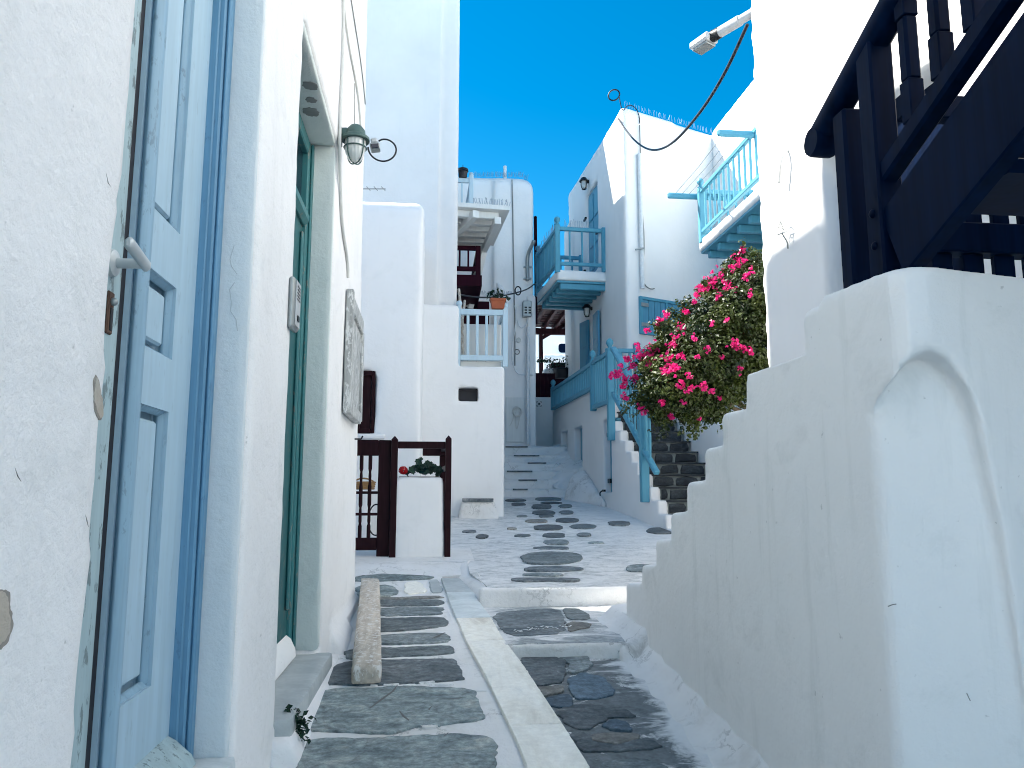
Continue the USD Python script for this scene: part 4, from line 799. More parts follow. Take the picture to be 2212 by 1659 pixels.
# geranium in the pillar top
ge = thing('geranium', 'green geranium with one red flower head on the white pillar', 'plant', ((p0[0] + p1[0]) / 2, YG + 0.15, p0[2]))
gr = np.random.default_rng(5); lv = []; 
for (x, y, s) in [(905, 1000, 0.03), (912, 1006, 0.035), (925, 1004, 0.028), (938, 1010, 0.03), (946, 1014, 0.03), (915, 1015, 0.04), (900, 1014, 0.035), (888, 1016, 0.03), (930, 1016, 0.04), (951, 1019, 0.025), (908, 994, 0.022), (935, 1003, 0.02), (880, 1019, 0.025), (920, 1020, 0.03)]:
    for _ in range(3):
        c = G(x + gr.normal(0, 3), y + gr.normal(0, 2.5), YG + gr.uniform(0.03, 0.25)); nr = np.array([gr.normal(0, 0.5), -1, gr.uniform(0.2, 1.0)]); nr /= np.linalg.norm(nr)
        aa = np.cross(nr, (0, 0, 1)); aa /= np.linalg.norm(aa); bb = np.cross(nr, aa); R_ = s * gr.uniform(0.7, 1.1)
        rim = [c + R_ * (1 + 0.16 * math.cos(7 * t)) * (aa * math.cos(t) + bb * math.sin(t)) + nr * R_ * 0.15 * math.sin(3 * t) for t in np.linspace(0, 2 * math.pi, 15)[:-1]]
        lv.append(trimesh.Trimesh(np.array([c - nr * R_ * 0.25] + rim), np.array([(0, j + 1, (j + 1) % 14 + 1) for j in range(14)]), process=False))
put('leaves', cat_(*lv), LEAF_DARK, ge, smooth=False, kind='stuff')
fc_ = G(871, 1016, YG + 0.08); fp_ = gr.normal(size=(130, 3)); fp_ /= np.linalg.norm(fp_, axis=1, keepdims=True)
put('flower_head', leaf_cloud(fc_ + fp_ * [0.036, 0.03, 0.032], fp_, 0.022, gr, asp=0.9), RED_PETAL, ge, smooth=False)
put('stem', tube([fc_, fc_ + (0.05, 0.03, -0.06)], 0.004, 6), LEAF_DARK, ge)
put('soil', rbox(p0[0] + 0.04, p1[0] - 0.04, YG + 0.03, YG + 0.3, p0[2] - 0.03, p0[2] + 0.004, 0.003), BARK, ge)
gs = G(812, 1208)
put('gate_step', soft(box(-1.7, G(851, 1208)[0] + 0.0, YG - 0.20, YG + 0.25, 0.3, gz(1208) - 0.0), 0.03, 1, 0.003), MARBLE_GREY, smooth=45, label='grey marble step under the brown gate', cat='step')
put('step_base', soft(box(-1.7, G(851, 1208)[0] - 0.01, YG - 0.16, YG + 0.2, 0.2, gz(1212) - 0.03), 0.03, 1, 0.008), WHITE_GREY, smooth=45, label='crumbling plastered base below the marble gate step', cat='step') if False else None
# yard behind the gate: white bench with a basket, hose
by = 7.75
yb_ = thing('yard_bench', 'white plastered bench seen through the gate spindles', 'bench', (-0.9, by, 0.6))
bz = G(790, 1058, by - 0.1)[2]
put('seat', soft(box(-2.4, G(800, 1058, by)[0], by - 0.15, by + 0.3, 0.4, bz), 0.05, 2, 0.004), WHITE, yb_, smooth=50)
bk = thing('wicker_basket', 'small brown wicker basket on the white yard bench', 'basket', G(786, 1055, by))
bc = G(785, 1056, by); bc[2] = bz
hoops = [tube([bc + (0.10 * (1 + 0.15 * k / 4) * math.cos(q), 0.08 * math.sin(q), 0.012 + 0.02 * k) for q in np.linspace(0, 2 * math.pi, 17)], 0.011, 6) for k in range(4)]
put('body', cat_(*hoops), WICKER, bk, smooth=True)
put('handle', tube(spline([bc + (-0.1, 0, 0.07), bc + (-0.03, 0, 0.11), bc + (0.06, 0, 0.10), bc + (0.11, 0, 0.07)], 14), 0.009, 6), WICKER, bk, smooth=True)
hp = G(812, 1123, YG + 0.25)
put('hose_hoop', tube([hp + (0.065 * math.cos(q), 0.01, 0.13 * math.sin(q)) for q in np.linspace(1.2, 5.0, 26)], 0.006, 7), RUBBER, smooth=True, label='dark hose hoop hanging behind the gate leaf', cat='hose')

# ------------------------------------------------------------------ low house behind the gate
YB2 = 8.0
b2 = thing('low_house', 'low white house behind the brown gate with small brown window', 'house', (-1.5, YB2, 0.7))
tr = onY(916, 428, YB2); z2 = tr[2]
wy = YB2
wx0, wx1 = onY(770, 850, wy)[0] - 0.25, onY(810, 850, wy)[0]; wz0, wz1 = onY(800, 936, wy)[2], onY(800, 800, wy)[2]
bm2 = ext_x([(YB2, 0.2), (YB2, z2 - 0.07), (YB2 + 0.16, z2), (11.0, z2), (11.0, 0.2)], -5.0, tr[0]) - box(wx0, wx1, YB2 - 0.1, YB2 + 0.12, wz0, wz1)
put('wall', cat_(soft(bm2, 0.06, 3, 0.007, 41), box(-9.0, -3.9, 8.6, 9.4, 0.3, 8.7)), WHITE, b2, smooth=60)  # the tall rear slab is unseen, added to keep sun off the plaza
w2 = put('window', cat_(rbox(wx1 - 0.035, wx1 - 0.002, wy + 0.02, wy + 0.08, wz0 + 0.002, wz1 - 0.002, 0.004), rbox(wx0, wx1 - 0.036, wy + 0.02, wy + 0.08, wz0 + 0.002, wz0 + 0.05, 0.004), rbox(wx0, wx1 - 0.036, wy + 0.02, wy + 0.08, wz1 - 0.05, wz1 - 0.002, 0.004)), BROWN, b2, label='small brown shuttered window')
for k in range(3): put('board', rbox(wx1 - 0.04 - 0.11 * (k + 1), wx1 - 0.042 - 0.11 * k, wy + 0.05, wy + 0.075, wz0 + 0.05, wz1 - 0.05, 0.003), BROWN, w2)
put('sill', soft(box(wx0, wx1 + 0.12, wy - 0.04, wy + 0.05, wz0 - 0.06, wz0 - 0.005), 0.03, 2, 0.003), WHITE, b2, smooth=50)
an = thing('tv_aerial', 'thin metal television aerial above the low house roof', 'aerial', onY(800, 420, 8.6))
YA = 8.6; a0, a1 = onY(770, 408, YA), onY(833, 408, YA)
put('boom', tube([a0, a1], 0.006, 6), WIRE_GREY, an)
for x in (796, 812, 828): put('element', tube([onY(x - 4, 403, YA - 0.1), onY(x + 4, 412, YA + 0.1)], 0.004, 5), WIRE_GREY, an)
put('mast', tube([a0, a0 - (0, 0, 1.0)], 0.012, 6), WIRE_GREY, an)

# ------------------------------------------------------------------ tall house
YT = 9.6
th = thing('tall_house', 'tall white house block in the middle left with terrace and vent window', 'house', (-1, YT, 0.8))
T_ = lambda x, y, Y=YT: onY(x, y, Y)
xr, xl2 = T_(988, 600)[0], T_(1088, 950)[0]
ztl, zled = T_(1040, 794)[2], T_(965, 662)[2]
up_ = box(-3.2, xr, YT, 14.6, 0.3, 9.2) + box(-3.2, T_(948, 500)[0] - 0.0, YT - 0.06, YT + 0.2, 0.3, 9.2)
lo_ = box(-1.0, xr + 0.02, YT - 0.10, YT + 0.4, 0.3, zled) + box(-0.5, xl2, YT - 0.10, 13.2, 0.3, ztl)
vx0, vx1, vz0, vz1 = T_(990, 850)[0], T_(1032, 850)[0], T_(1010, 868)[2], T_(1010, 839)[2]
lo_ = lo_ - box(vx0, vx1, YT - 0.3, YT + 0.1, vz0, vz1)
lump = Manifold.hull_points(np.array([T_(918, 812, YT - 0.08), T_(938, 812, YT - 0.08), T_(938, 790, YT - 0.06), T_(926, 760, YT - 0.06), T_(918, 765, YT - 0.06), T_(918, 812, YT + 0.2), T_(938, 790, YT + 0.2), T_(926, 760, YT + 0.2)]))
put('terrace_base', soft(lo_, 0.05, 1, 0.006, 52), WHITE, th, smooth=60)
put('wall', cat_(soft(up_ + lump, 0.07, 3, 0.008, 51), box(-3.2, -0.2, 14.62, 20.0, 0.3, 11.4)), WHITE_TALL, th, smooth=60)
vw = put('window', rbox(vx0 + 0.004, vx1 - 0.004, YT + 0.03, YT + 0.06, vz0 + 0.004, vz1 - 0.004, 0.002), DARK_IN, th, label='small dark vent window in the lower wall')
put('frame', cat_(rbox(vx0 + 0.002, vx1 - 0.002, YT + 0.0, YT + 0.029, vz1 - 0.03, vz1 - 0.003, 0.003), rbox(vx0 + 0.002, vx0 + 0.02, YT + 0.0, YT + 0.029, vz0 + 0.003, vz1 - 0.031, 0.003)), DARK_IN, vw)
# stone bench at its foot
be = thing('plastered_seat', 'rough whitewashed stone seat at the foot of the tall house', 'seat', T_(1035, 1100))
YS = YT - 0.32
b1_ = np.array([T_(985, 1118, YS), T_(1083, 1118, YS), T_(1000, 1078, YS), T_(1068, 1078, YS)]); b1_[:2, 2] -= 0.12
put('base', soft(Manifold.hull_points(np.vstack([b1_, b1_ + [0, 0.26, 0.0]])), 0.03, 2, 0.012, 55, 5), WASH, be, smooth=60)
put('seat_slab', plate([T_(1000, 1079, YS - 0.02), T_(1066, 1079, YS - 0.02), T_(1066, 1079, YS - 0.02) + (0, 0.2, 0), T_(1000, 1079, YS - 0.02) + (0, 0.2, 0)], (0, 0, 1), 0.014, 0.010, 4, 0.006), SLATE_DARK, be)

# terrace railing of the tall house
tr_ = thing('terrace_railing', 'pale blue terrace railing on the tall house, below the terracotta pot', 'railing', T_(1040, 790))
YR = YT - 0.02
Tr = lambda x, y: onY(x, y, YR)
for (xa_, xb_, yt_) in ((988, 995, 662), (1086, 1097, 664)):
    put('post', rbox(Tr(xa_, 700)[0], Tr(xb_, 700)[0], YR - 0.03, YR + 0.03, Tr(1040, 792)[2], Tr(1040, yt_)[2], 0.004), PALE_RAIL, tr_)
    put('finial', ball(((Tr(xa_, 700)[0] + Tr(xb_, 700)[0]) / 2, YR, Tr(1040, yt_ - 5)[2]), 0.04, 2), PALE_RAIL, tr_, smooth=True)
for (ya_, yb_) in ((681, 669), (779, 768)):
    put('rail', rbox(Tr(995, 700)[0] + 0.001, Tr(1086, 700)[0] - 0.001, YR - 0.03, YR + 0.03, Tr(1040, ya_)[2], Tr(1040, yb_)[2], 0.004), PALE_RAIL, tr_)
for x in (1011, 1031, 1051, 1070): put('baluster', rbox(Tr(x - 3, 700)[0], Tr(x + 3, 700)[0], YR - 0.015, YR + 0.015, Tr(1040, 768)[2] - 0.001, Tr(1040, 681)[2] + 0.001, 0.004), PALE_RAIL, tr_)
x_ = Tr(1091, 700)[0]
put('rail', rbox(x_ - 0.025, x_ + 0.025, YR + 0.031, YR + 1.6, Tr(1040, 681)[2], Tr(1040, 669)[2], 0.004), PALE_RAIL, tr_)
for k in range(7): put('baluster', rbox(x_ - 0.015, x_ + 0.015, YR + 0.2 + k * 0.2, YR + 0.23 + k * 0.2, ztl, Tr(1040, 681)[2] + 0.001, 0.003), PALE_RAIL, tr_)
put('kick_board', rbox(Tr(996, 700)[0], Tr(1084, 700)[0], YR + 0.05, YR + 0.08, ztl - 0.002, Tr(1040, 779)[2], 0.004), BOARD, tr_)
ps = thing('panel_screen', 'white board screen standing behind the terrace railing', 'screen', (0.6, YT + 0.4, ztl))
for k, (xa_, xb_) in enumerate(((994, 1010), (1011, 1029), (1030, 1049), (1050, 1069), (1070, 1083))):
    put('board', rbox(onY(xa_, 700, YT + 0.35)[0], onY(xb_, 700, YT + 0.35)[0], YT + 0.35, YT + 0.38, ztl - 0.002, onY(1040, 700, YT + 0.35)[2], 0.012), BOARD, ps, smooth=40)
for k, (xa_, ya_, xb_, yb_) in enumerate(((991, 625, 998, 690), (1004, 650, 999, 690))):
    put('wooden_pole', tube([onY(xa_, ya_, YT + 0.5), onY(xb_, yb_, YT + 0.2), onY(xb_ + 2, yb_ + 90, YT + 0.2)], 0.018, 7), BEAMWOOD, smooth=True, label=['longer wooden pole leaning behind the terrace railing', 'shorter wooden pole leaning behind the terrace railing'][k], cat='pole')
pot = thing('terracotta_pot', 'terracotta pot with a straggly succulent on the terrace railing', 'flower pot', Tr(1075, 668))
pa, pb_ = Tr(1058, 645), Tr(1093, 645); pc = (pa + pb_) / 2; pz0 = Tr(1075, 668)[2]; hw = (pb_[0] - pa[0]) / 2
def troughm(z0, z1, w0, w1, d0, d1, rim): 
    pts = [(pc[0] + sx_ * w0, YR + sy_ * d0, z0) for sx_ in (-1, 1) for sy_ in (-1, 1)] + [(pc[0] + sx_ * w1, YR + sy_ * d1, z1 - rim) for sx_ in (-1, 1) for sy_ in (-1, 1)]
    return cat_(tm(Manifold.hull_points(np.array(pts))), rbox(pc[0] - w1 * 1.12, pc[0] + w1 * 1.12, YR - d1 * 1.15, YR + d1 * 1.15, z1 - rim, z1, 0.008))
put('pot', troughm(pz0, pa[2] - 0.005, hw * 0.72, hw * 0.86, 0.05, 0.065, 0.035), TERRACOTTA, pot, smooth=30)
sr = np.random.default_rng(8); st_, lf = [], []
for (x, y) in [(1062, 632), (1068, 638), (1076, 628), (1080, 634), (1086, 640), (1056, 641), (1092, 644), (1072, 640)]:
    e = Tr(x, y); b = pc + (sr.uniform(-0.06, 0.06), 0, 0.0); st_.append(tube(spline([b, (b + e) / 2 + (0, 0, -0.005), e], 7), 0.006, 5))
    for _ in range(8): lf.append(e + sr.normal(0, 0.018, 3))
put('stem', cat_(*st_), LEAF_DARK, pot)
nn = sr.normal(size=(len(lf), 3)); nn /= np.linalg.norm(nn, axis=1, keepdims=True)
put('leaves', leaf_cloud(np.array(lf), nn, 0.05, sr, asp=0.8), LEAF_DARK, pot, smooth=False, kind='stuff')

# ------------------------------------------------------------------ rear house at the head of the steps
YB3 = 14.0
B = lambda x, y, Y=YB3: onY(x, y, Y)
b3 = thing('rear_house', 'white house with rounded top at the head of the white steps', 'house', B(1120, 960))
xr3 = B(1152, 600)[0]; z3 = B(1100, 377)[2]; xs3 = B(1098, 600)[0]
m3 = ext_x([(YB3, 0.8), (YB3, z3 - 0.16), (YB3 + 0.06, z3 - 0.06), (YB3 + 0.2, z3), (18.0, z3), (18.0, 0.8)], -0.15, xs3) + (ext_x([(YB3 - 0.12, 0.8), (YB3 - 0.12, z3 - 0.22), (YB3 - 0.05, z3 - 0.1), (YB3 + 0.1, z3 - 0.03), (18.0, z3 - 0.03), (18.0, 0.8)], xs3 - 0.3, xr3) - ext_y([(xr3 - 0.16, z3 + 0.1), (xr3 - 0.14, z3 - 0.04), (xr3 - 0.05, z3 - 0.10), (xr3 - 0.005, z3 - 0.24), (xr3 + 0.2, z3 - 0.24), (xr3 + 0.2, z3 + 0.1)], YB3 - 1, 19))
put('wall', soft(m3, 0.08, 6, 0.01, 61), WHITE, b3, smooth=60)
put('door', rbox(B(1093, 900, YB3 - 0.14)[0], B(1133, 900, YB3 - 0.14)[0], YB3 - 0.145, YB3 - 0.125, B(1100, 956)[2], B(1100, 860)[2], 0.004), WHITE_WOOD, b3, label='plain whitish cellar door')
put('door', rbox(B(1000, 700)[0], B(1056, 700)[0], YB3 - 0.03, YB3 + 0.02, ztl, B(1040, 680)[2] + 0.25, 0.004), OXBLOOD, b3, label='dark red terrace door')
put('pier', soft(box(B(1137, 900)[0], xr3 + 0.02, YB3 - 0.18, YB3 - 0.09, 0.9, B(1100, 640)[2]), 0.05, 2, 0.004), WHITE, b3, smooth=50)
# things fixed on it
def on3(x, y, o=0.02): return onY(x, y, YB3 - 0.12 - o)
def wire3(name, label, pts, r, m, o=0.02, cat='cable', n=40):
    P = np.array([on3(x, y, o) for x, y in pts]); P = spline(P, n) if len(P) > 2 else P
    put(name, tube(P, r, 7), m, smooth=True, label=label, cat=cat)
wire3('dark_downlead', 'dark cable running down the rear house front from its roof', [(1106, 388), (1108, 480), (1110, 600), (1112, 700), (1112, 790)], 0.011, WIRE_GREY)
wire3('white_downpipe', 'white downpipe on the rear house beside the meter box', [(1141, 706), (1141, 960)], 0.035, PVC, 0.10, 'pipe')
wire3('thin_conduit', 'thin bent conduit below the meter box', [(1112, 660), (1111, 720), (1111, 795), (1118, 806), (1135, 809), (1151, 810)], 0.012, PVC, 0.09)
wire3('loop_conduit', 'thin cable looping under the meter box', [(1128, 660), (1118, 662), (1118, 695), (1127, 708), (1137, 700), (1138, 688)], 0.009, PVC, 0.05)
mb = thing('meter_box', 'grey meter box with dark openings on the rear house', 'meter box', on3(1137, 670))
c0_, c1_ = on3(1128, 686), on3(1147, 653)
put('housing', rbox(c0_[0], c1_[0], YB3 - 0.26, YB3 - 0.11, c0_[2], c1_[2], 0.01), METAL_GREY, mb)
for i in range(2):
    for j in range(3): put('opening', rbox(c0_[0] + 0.03 + i * 0.075, c0_[0] + 0.075 + i * 0.075, YB3 - 0.264, YB3 - 0.258, c0_[2] + 0.05 + j * 0.05, c0_[2] + 0.08 + j * 0.05, 0.001), METAL_DARK, mb)
put('round_vent', lathe([(0, 0.03), (0.045, 0.03), (0.05, 0.0)], on3(1120, 735, -0.01), (0, -1, 0), 14), METAL_GREY, smooth=40, label='small round grey vent cap under the meter box', cat='vent')
rg = on3(1117, 760); put('iron_ring', tube([rg + (0.045 * math.cos(q), 0, 0.045 * math.sin(q)) for q in np.linspace(0, 2 * math.pi, 25)], 0.007, 6), METAL_DARK, smooth=True, label='iron ring hanging on the rear house wall', cat='ring')
ck = on3(1116, 888, 0.05)
cl = thing('coiled_cable', 'coil of grey cable hanging on the rear house door', 'cable', ck)
put('coil', cat_(*[tube([ck + (0.075 * math.cos(q) + 0.01 * k, -0.01 * k, 0.085 * math.sin(q) - 0.01 * k) for q in np.linspace(0, 2 * math.pi, 25)], 0.007, 6) for k in range(3)]), WIRE_WHITE, cl, smooth=True)
put('tail', cat_(tube(spline([on3(x, y, 0.05) for x, y in [(1110, 890), (1108, 905), (1101, 920)]], 12), 0.006, 6), tube(spline([on3(x, y, 0.05) for x, y in [(1120, 890), (1120, 915), (1116, 926), (1113, 905), (1114, 890)]], 20), 0.006, 6)), WIRE_WHITE, cl, smooth=True)
lb = thing('lamp_bracket', 'bent grey lamp bracket on the corner of the rear house', 'bracket', on3(1140, 600))
put('arm', tube(spline([on3(x, y, o) for x, y, o in [(1139, 606, 0.05), (1139, 570, 0.05), (1142, 545, 0.12), (1150, 528, 0.25), (1153, 519, 0.3)]], 24), 0.035, 8), METAL_GREY, lb, smooth=True)
for y in (577, 602): put('strap', beam(on3(1131, y, 0.03), on3(1148, y, 0.03), 0.04, 0.03), METAL_GREY, lb)
put('vent_hood', soft(Manifold.hull_points(np.array([on3(x, y, o) for x, y, o in [(1072, 610, 0), (1080, 612, 0.02), (1088, 625, 0.12), (1086, 636, 0.12), (1076, 632, 0.1), (1074, 612, -0.1), (1088, 625, -0.1)]])), 0.05, 1, 0.002), WHITE, smooth=60, label='small white plaster hood on the rear house', cat='vent')
rp = B(1091, 372, YB3 + 0.2); put('roof_pipe', tube([rp + (0, 0, 0.12), rp - (0, 0, 0.35)], 0.035, 10), PVC, smooth=True, label='short white pipe rising from the rear house roof', cat='pipe')
def spikes(name, label, P, Lh, n_each=1, spread=0.02, r=0.0022, lean=(0, 0, 1), seed=1):
    g = np.random.default_rng(seed); ms = []
    for p in P:
        for _ in range(n_each):
            d = np.array(lean) + g.normal(0, 0.16, 3); d /= np.linalg.norm(d); ms.append(tube([p, p + d * Lh * g.uniform(0.85, 1.1)], r, 4, False))
    put(name, cat_(*ms), SPIKE, smooth=True, label=label, cat='bird spikes', kind='stuff')
spikes('bird_spikes', 'fine bird spikes along the roof edge of the rear house', [B(x, 383 + 6 * (x > 1130), YB3 + 0.1) for x in np.linspace(1022, 1140, 46)], 0.11, 2, seed=2)
spikes('bird_spikes', 'short bird spikes on the ledge above the terracotta pot', [on3(x, 636) for x in np.linspace(1000, 1105, 36)], 0.07, 1, r=0.004, seed=3)
# white balcony with blue rail
zbk = 5.5
e0, e1, e2 = onZ(988, 446, zbk), onZ(1101, 454, zbk), onZ(1066, 531, zbk)
e2[1] = min(e2[1], YB3 - 0.005); back = e2 + (e0 - e1)
e3 = e0 + (e0 - e1) * 0.9; back = back + (e0 - e1) * 0.9
wb_ = thing('white_balcony', 'white timber balcony with pale blue rail high on the rear house', 'balcony', e1)
deck = Manifold.hull_points(np.array([p + (0, 0, dz) for p in (e3, e1, e2, back) for dz in (0.0, 0.07)]))
put('deck', tm(deck), WHITE_WOOD, wb_)
for t in np.linspace(0.1, 0.95, 6):
    a, b = e3 + (back - e3) * t, e1 + (e2 - e1) * t; b = b + (a - b) * 0.10
    put('joist', beam(a - (0, 0, 0.055), b - (0, 0, 0.055), 0.10, 0.105), WHITE_WOOD, wb_)
bs, bt = e1 + (e2 - e1) * 0.02 + (e0 - e1) * 0.22, e2 + (e0 - e1) * 0.25
put('beam', beam(bs - (0, 0, 0.165), bt - (0, 0, 0.165), 0.10, 0.11), WHITE_WOOD, wb_)
bs2 = e1 + (e0 - e1) * 0.75; bt2 = bs2 + (e2 - e1) * 0.0
put('brace', beam(onZ(1028, 462, zbk - 0.1) , onY(975, 512, e1[1] + 0.9), 0.10, 0.12), WHITE_WOOD, wb_)
put('brace', beam(bt - (0, 0.3, 0.22), bt + (e0 - e1) * 0.25 - (0, -0.2, 1.1), 0.10, 0.12), WHITE_WOOD, wb_)
pq = e0 + (e1 - e0) * 0.26; rt = onY(1012, 384, pq[1])[2]
put('post', rbox(pq[0] - 0.035, pq[0] + 0.035, pq[1], pq[1] + 0.07, zbk + 0.07, rt + 0.06, 0.006), PALE_RAIL, wb_)
put('finial', rbox(pq[0] - 0.03, pq[0] + 0.03, pq[1] + 0.005, pq[1] + 0.065, rt + 0.065, rt + 0.10, 0.012), PALE_RAIL, wb_)
put('rail', rbox(pq[0] - 1.5, pq[0] - 0.036, pq[1] + 0.01, pq[1] + 0.06, rt - 0.07, rt, 0.005), PALE_RAIL, wb_)
put('rail', beam((pq[0], pq[1] + 0.07, rt - 0.04), (pq[0] - 0.05, YB3, rt - 0.04), 0.05, 0.07), PALE_RAIL, wb_)
for k in range(6): put('baluster', rbox(pq[0] - 0.16 - 0.13 * k, pq[0] - 0.13 - 0.13 * k, pq[1] + 0.02, pq[1] + 0.05, zbk + 0.071, rt - 0.071, 0.004), PALE_RAIL, wb_)
for k in range(10):
    t = (k + 1) / 11; put('baluster', rbox(pq[0] - 0.015 - 0.05 * t, pq[0] + 0.015 - 0.05 * t, pq[1] + 0.07 + t * (YB3 - pq[1] - 0.1) - 0.015, pq[1] + 0.07 + t * (YB3 - pq[1] - 0.1) + 0.015, zbk + 0.071, rt - 0.076, 0.004), PALE_RAIL, wb_)
bpot = thing('black_pot', 'black plant pot on the pale blue balcony rail', 'flower pot', (pq[0] - 0.16, pq[1], rt))
pcx = onY(1000, 380, pq[1])[0]; hr = abs(onY(1011, 380, pq[1])[0] - pcx)
put('pot', lathe([(0, 0), (hr * 0.78, 0.0), (hr * 0.9, 0.10), (hr * 1.1, 0.11), (hr * 1.05, 0.145), (hr * 0.7, 0.16), (0, 0.165)], (pcx, pq[1] + 0.03, rt + 0.002), n=18), POT_BLACK, bpot, smooth=40)
put('stem', tube([(pcx, pq[1] + 0.03, rt + 0.16), (pcx, pq[1] + 0.03, rt + 0.22)], 0.005, 5), LEAF_DARK, bpot)
spikes('bird_spikes', 'bird spikes along the white balcony edge', [pq + (e1 - pq) * t + (0, 0, 0.07) for t in np.linspace(0.07, 1.0, 22)], 0.10, 1, r=0.004, seed=4)
# brown balcony underneath
YBB = 12.2
rb = thing('brown_balcony', 'dark red wooden balcony below the white balcony', 'balcony', onY(1020, 620, YBB))
x0_, x1_ = onY(940, 610, YBB)[0], onY(1041, 610, YBB)[0]; zf0, zf1 = onY(1020, 625, YBB)[2], onY(1020, 594, YBB)[2]; zr = onY(1020, 530, YBB)[2]
put('floor', tm(Manifold.hull_points(np.array([(x0_, YBB, zf1), (x1_, YBB, zf1), (x0_, YB3, zf1), (x1_, YB3, zf1), (x0_, YBB + 0.0, zf0 + 0.05), (x1_, YBB, zf0 + 0.06), (x0_, YB3, zf0), (x1_, YB3, zf0)]))), OXBLOOD, rb)
put('post', rbox(x1_ - 0.10, x1_ - 0.02, YBB + 0.01, YBB + 0.09, zf1, zr, 0.004), OXBLOOD, rb)
put('rail', rbox(x0_, x1_ - 0.101, YBB + 0.02, YBB + 0.08, zf1 + 0.08, zf1 + 0.15, 0.004), OXBLOOD, rb)
put('rail', rbox(x0_, x1_ - 0.101, YBB + 0.02, YBB + 0.08, zr - 0.07, zr, 0.004), OXBLOOD, rb)
for k in range(6): put('baluster', rbox(x1_ - 0.24 - 0.14 * k, x1_ - 0.21 - 0.14 * k, YBB + 0.035, YBB + 0.065, zf1 + 0.15, zr - 0.071, 0.003), OXBLOOD, rb)
put('rail', rbox(x1_ - 0.09, x1_ - 0.03, YBB + 0.091, YB3, zr - 0.07, zr, 0.004), OXBLOOD, rb)
for k in range(5): put('baluster', rbox(x1_ - 0.075, x1_ - 0.045, YBB + 0.3 + 0.28 * k, YBB + 0.33 + 0.28 * k, zf1, zr - 0.071, 0.003), OXBLOOD, rb)
# cable across the alley
wc = spline([onY(x, y, Y) for x, y, Y in [(985, 634, 10.2), (1020, 641, 10.9), (1060, 642, 11.7), (1100, 636, 12.5), (1120, 631, 13.0), (1143, 622, 13.6), (1158, 610, 13.9)]], 50)
put('black_cable', tube(wc, 0.012, 7), RUBBER, smooth=True, label='black cable sagging across in front of the terracotta pot', cat='cable')
cp = onY(1119, 628, 13.0); put('cable_ring', tube([cp + (0.05 * math.cos(q), 0.0, 0.075 * math.sin(q)) for q in np.linspace(0, 2 * math.pi, 25)], 0.012, 6), RUBBER, smooth=True, label='small black loop tied in the sagging cable', cat='cable')

# ------------------------------------------------------------------ white steps and ramp
ws = thing('white_steps', 'worn whitewashed steps climbing between the tall house and blue terrace', 'steps', (1.5, 12.2, 1.06))
stepy = [1075, 1056, 1036, 1017, 999, 983, 964]; xrs = [1222, 1220, 1216, 1210, 1204, 1196, 1190]
zprev = 1.0
for k in range(6):
    Y0 = 12.05 + 0.30 * k; zt0 = onY(1150, stepy[k + 1], Y0)[2]
    put('step', soft(box(xl2 - 0.1, 2.42, Y0, 14.4, 0.7, zt0), 0.05, 1, 0.012, 70 + k, 3), WASH, ws, smooth=50)
    nose = [onY(x, stepy[k + 1] + 1.2, Y0 - 0.01) for x in ((1108, 1140), (1120, 1160), (1095, 1150), (1140, 1180), (1110, 1165), (1092, 1140))[k]]
    put('slate_edge', tube(nose, 0.012, 5), SLATE_DARK, ws)
rm1 = Manifold.hull_points(np.array([onX(1262, 1015, 2.40), onX(1305, 1080, 2.40), onX(1305, 1100, 2.40), onY(1215, 1085, 11.7), onY(1232, 1030, 11.9), onY(1225, 1085, 12.9), (2.7, 11.0, 0.8), (2.7, 13.2, 1.3), onX(1262, 1015, 2.6)]))
rm2 = Manifold.hull_points(np.array([(2.65, 12.3, 1.0), (2.65, 14.2, 1.0), (2.62, 12.6, 1.66), (2.62, 14.2, 2.1), (2.2, 12.6, 1.5), (2.1, 14.2, 1.98), (1.95, 12.2, 1.2), (1.9, 14.2, 1.8)]))
put('ramp', soft(rm1 + rm2, 0.05, 3, 0.02, 79, 3), WASH, ws, smooth=60)

# ------------------------------------------------------------------ blue house: terrace base, stairs, upper house
XT = 2.5
TA, TB = (2.5, 8.0), (2.36, 15.6)
tz = 2.42
tb = thing('terrace_wall', 'white terrace wall with blue cellar door and two small windows', 'wall', (2.5, 11, 0.9))
stair_y0, tread, rise = 8.12, 0.255, 0.150; z00 = g_plaza(0, 8.1) + 0.0
nst = 10
sp = [(0, 0.3)]
ux = lambda y: y - 8.0
z_st = [z00 + rise * (k + 1) for k in range(nst)]
sp = [(stair_y0 - 8.0 - 0.06 - 0.85 * tread, 0.2)]
for k in range(nst): sp += [(stair_y0 - 8.0 - 0.06 + tread * (k - 0.85), z_st[k] - rise * 0.90), (stair_y0 - 8.0 - 0.06 + tread * (k + 0.15), z_st[k] - rise * 0.90)]
y_l = sp[-1][0]
sp += [(y_l, tz), (3.4, tz)]
L1 = onV(1281, 800, TA, TB)[1] - 8.0
zA, zB = onV(1281, 842, TA, TB)[2], onV(1196, 885, TA, TB)[2]; L0 = onV(1194, 880, TA, TB)[1] - 8.0
sp += [(L1 - 0.02, tz), (L1, zA), (L0, zB), (L0 + 0.02, 0.2)]
tw = ext_v(TA, TB, sp, 0.0, 0.12) + ext_v(TA, TB, rect(y_l + 0.05, L0, 0.3, tz - 0.12), 0.11, 0.24)
def on_t(x, y): return onV(x, y, TA, TB)
def uu(p): return float(np.linalg.norm(p[:2] - np.array(TA)))
ops = []
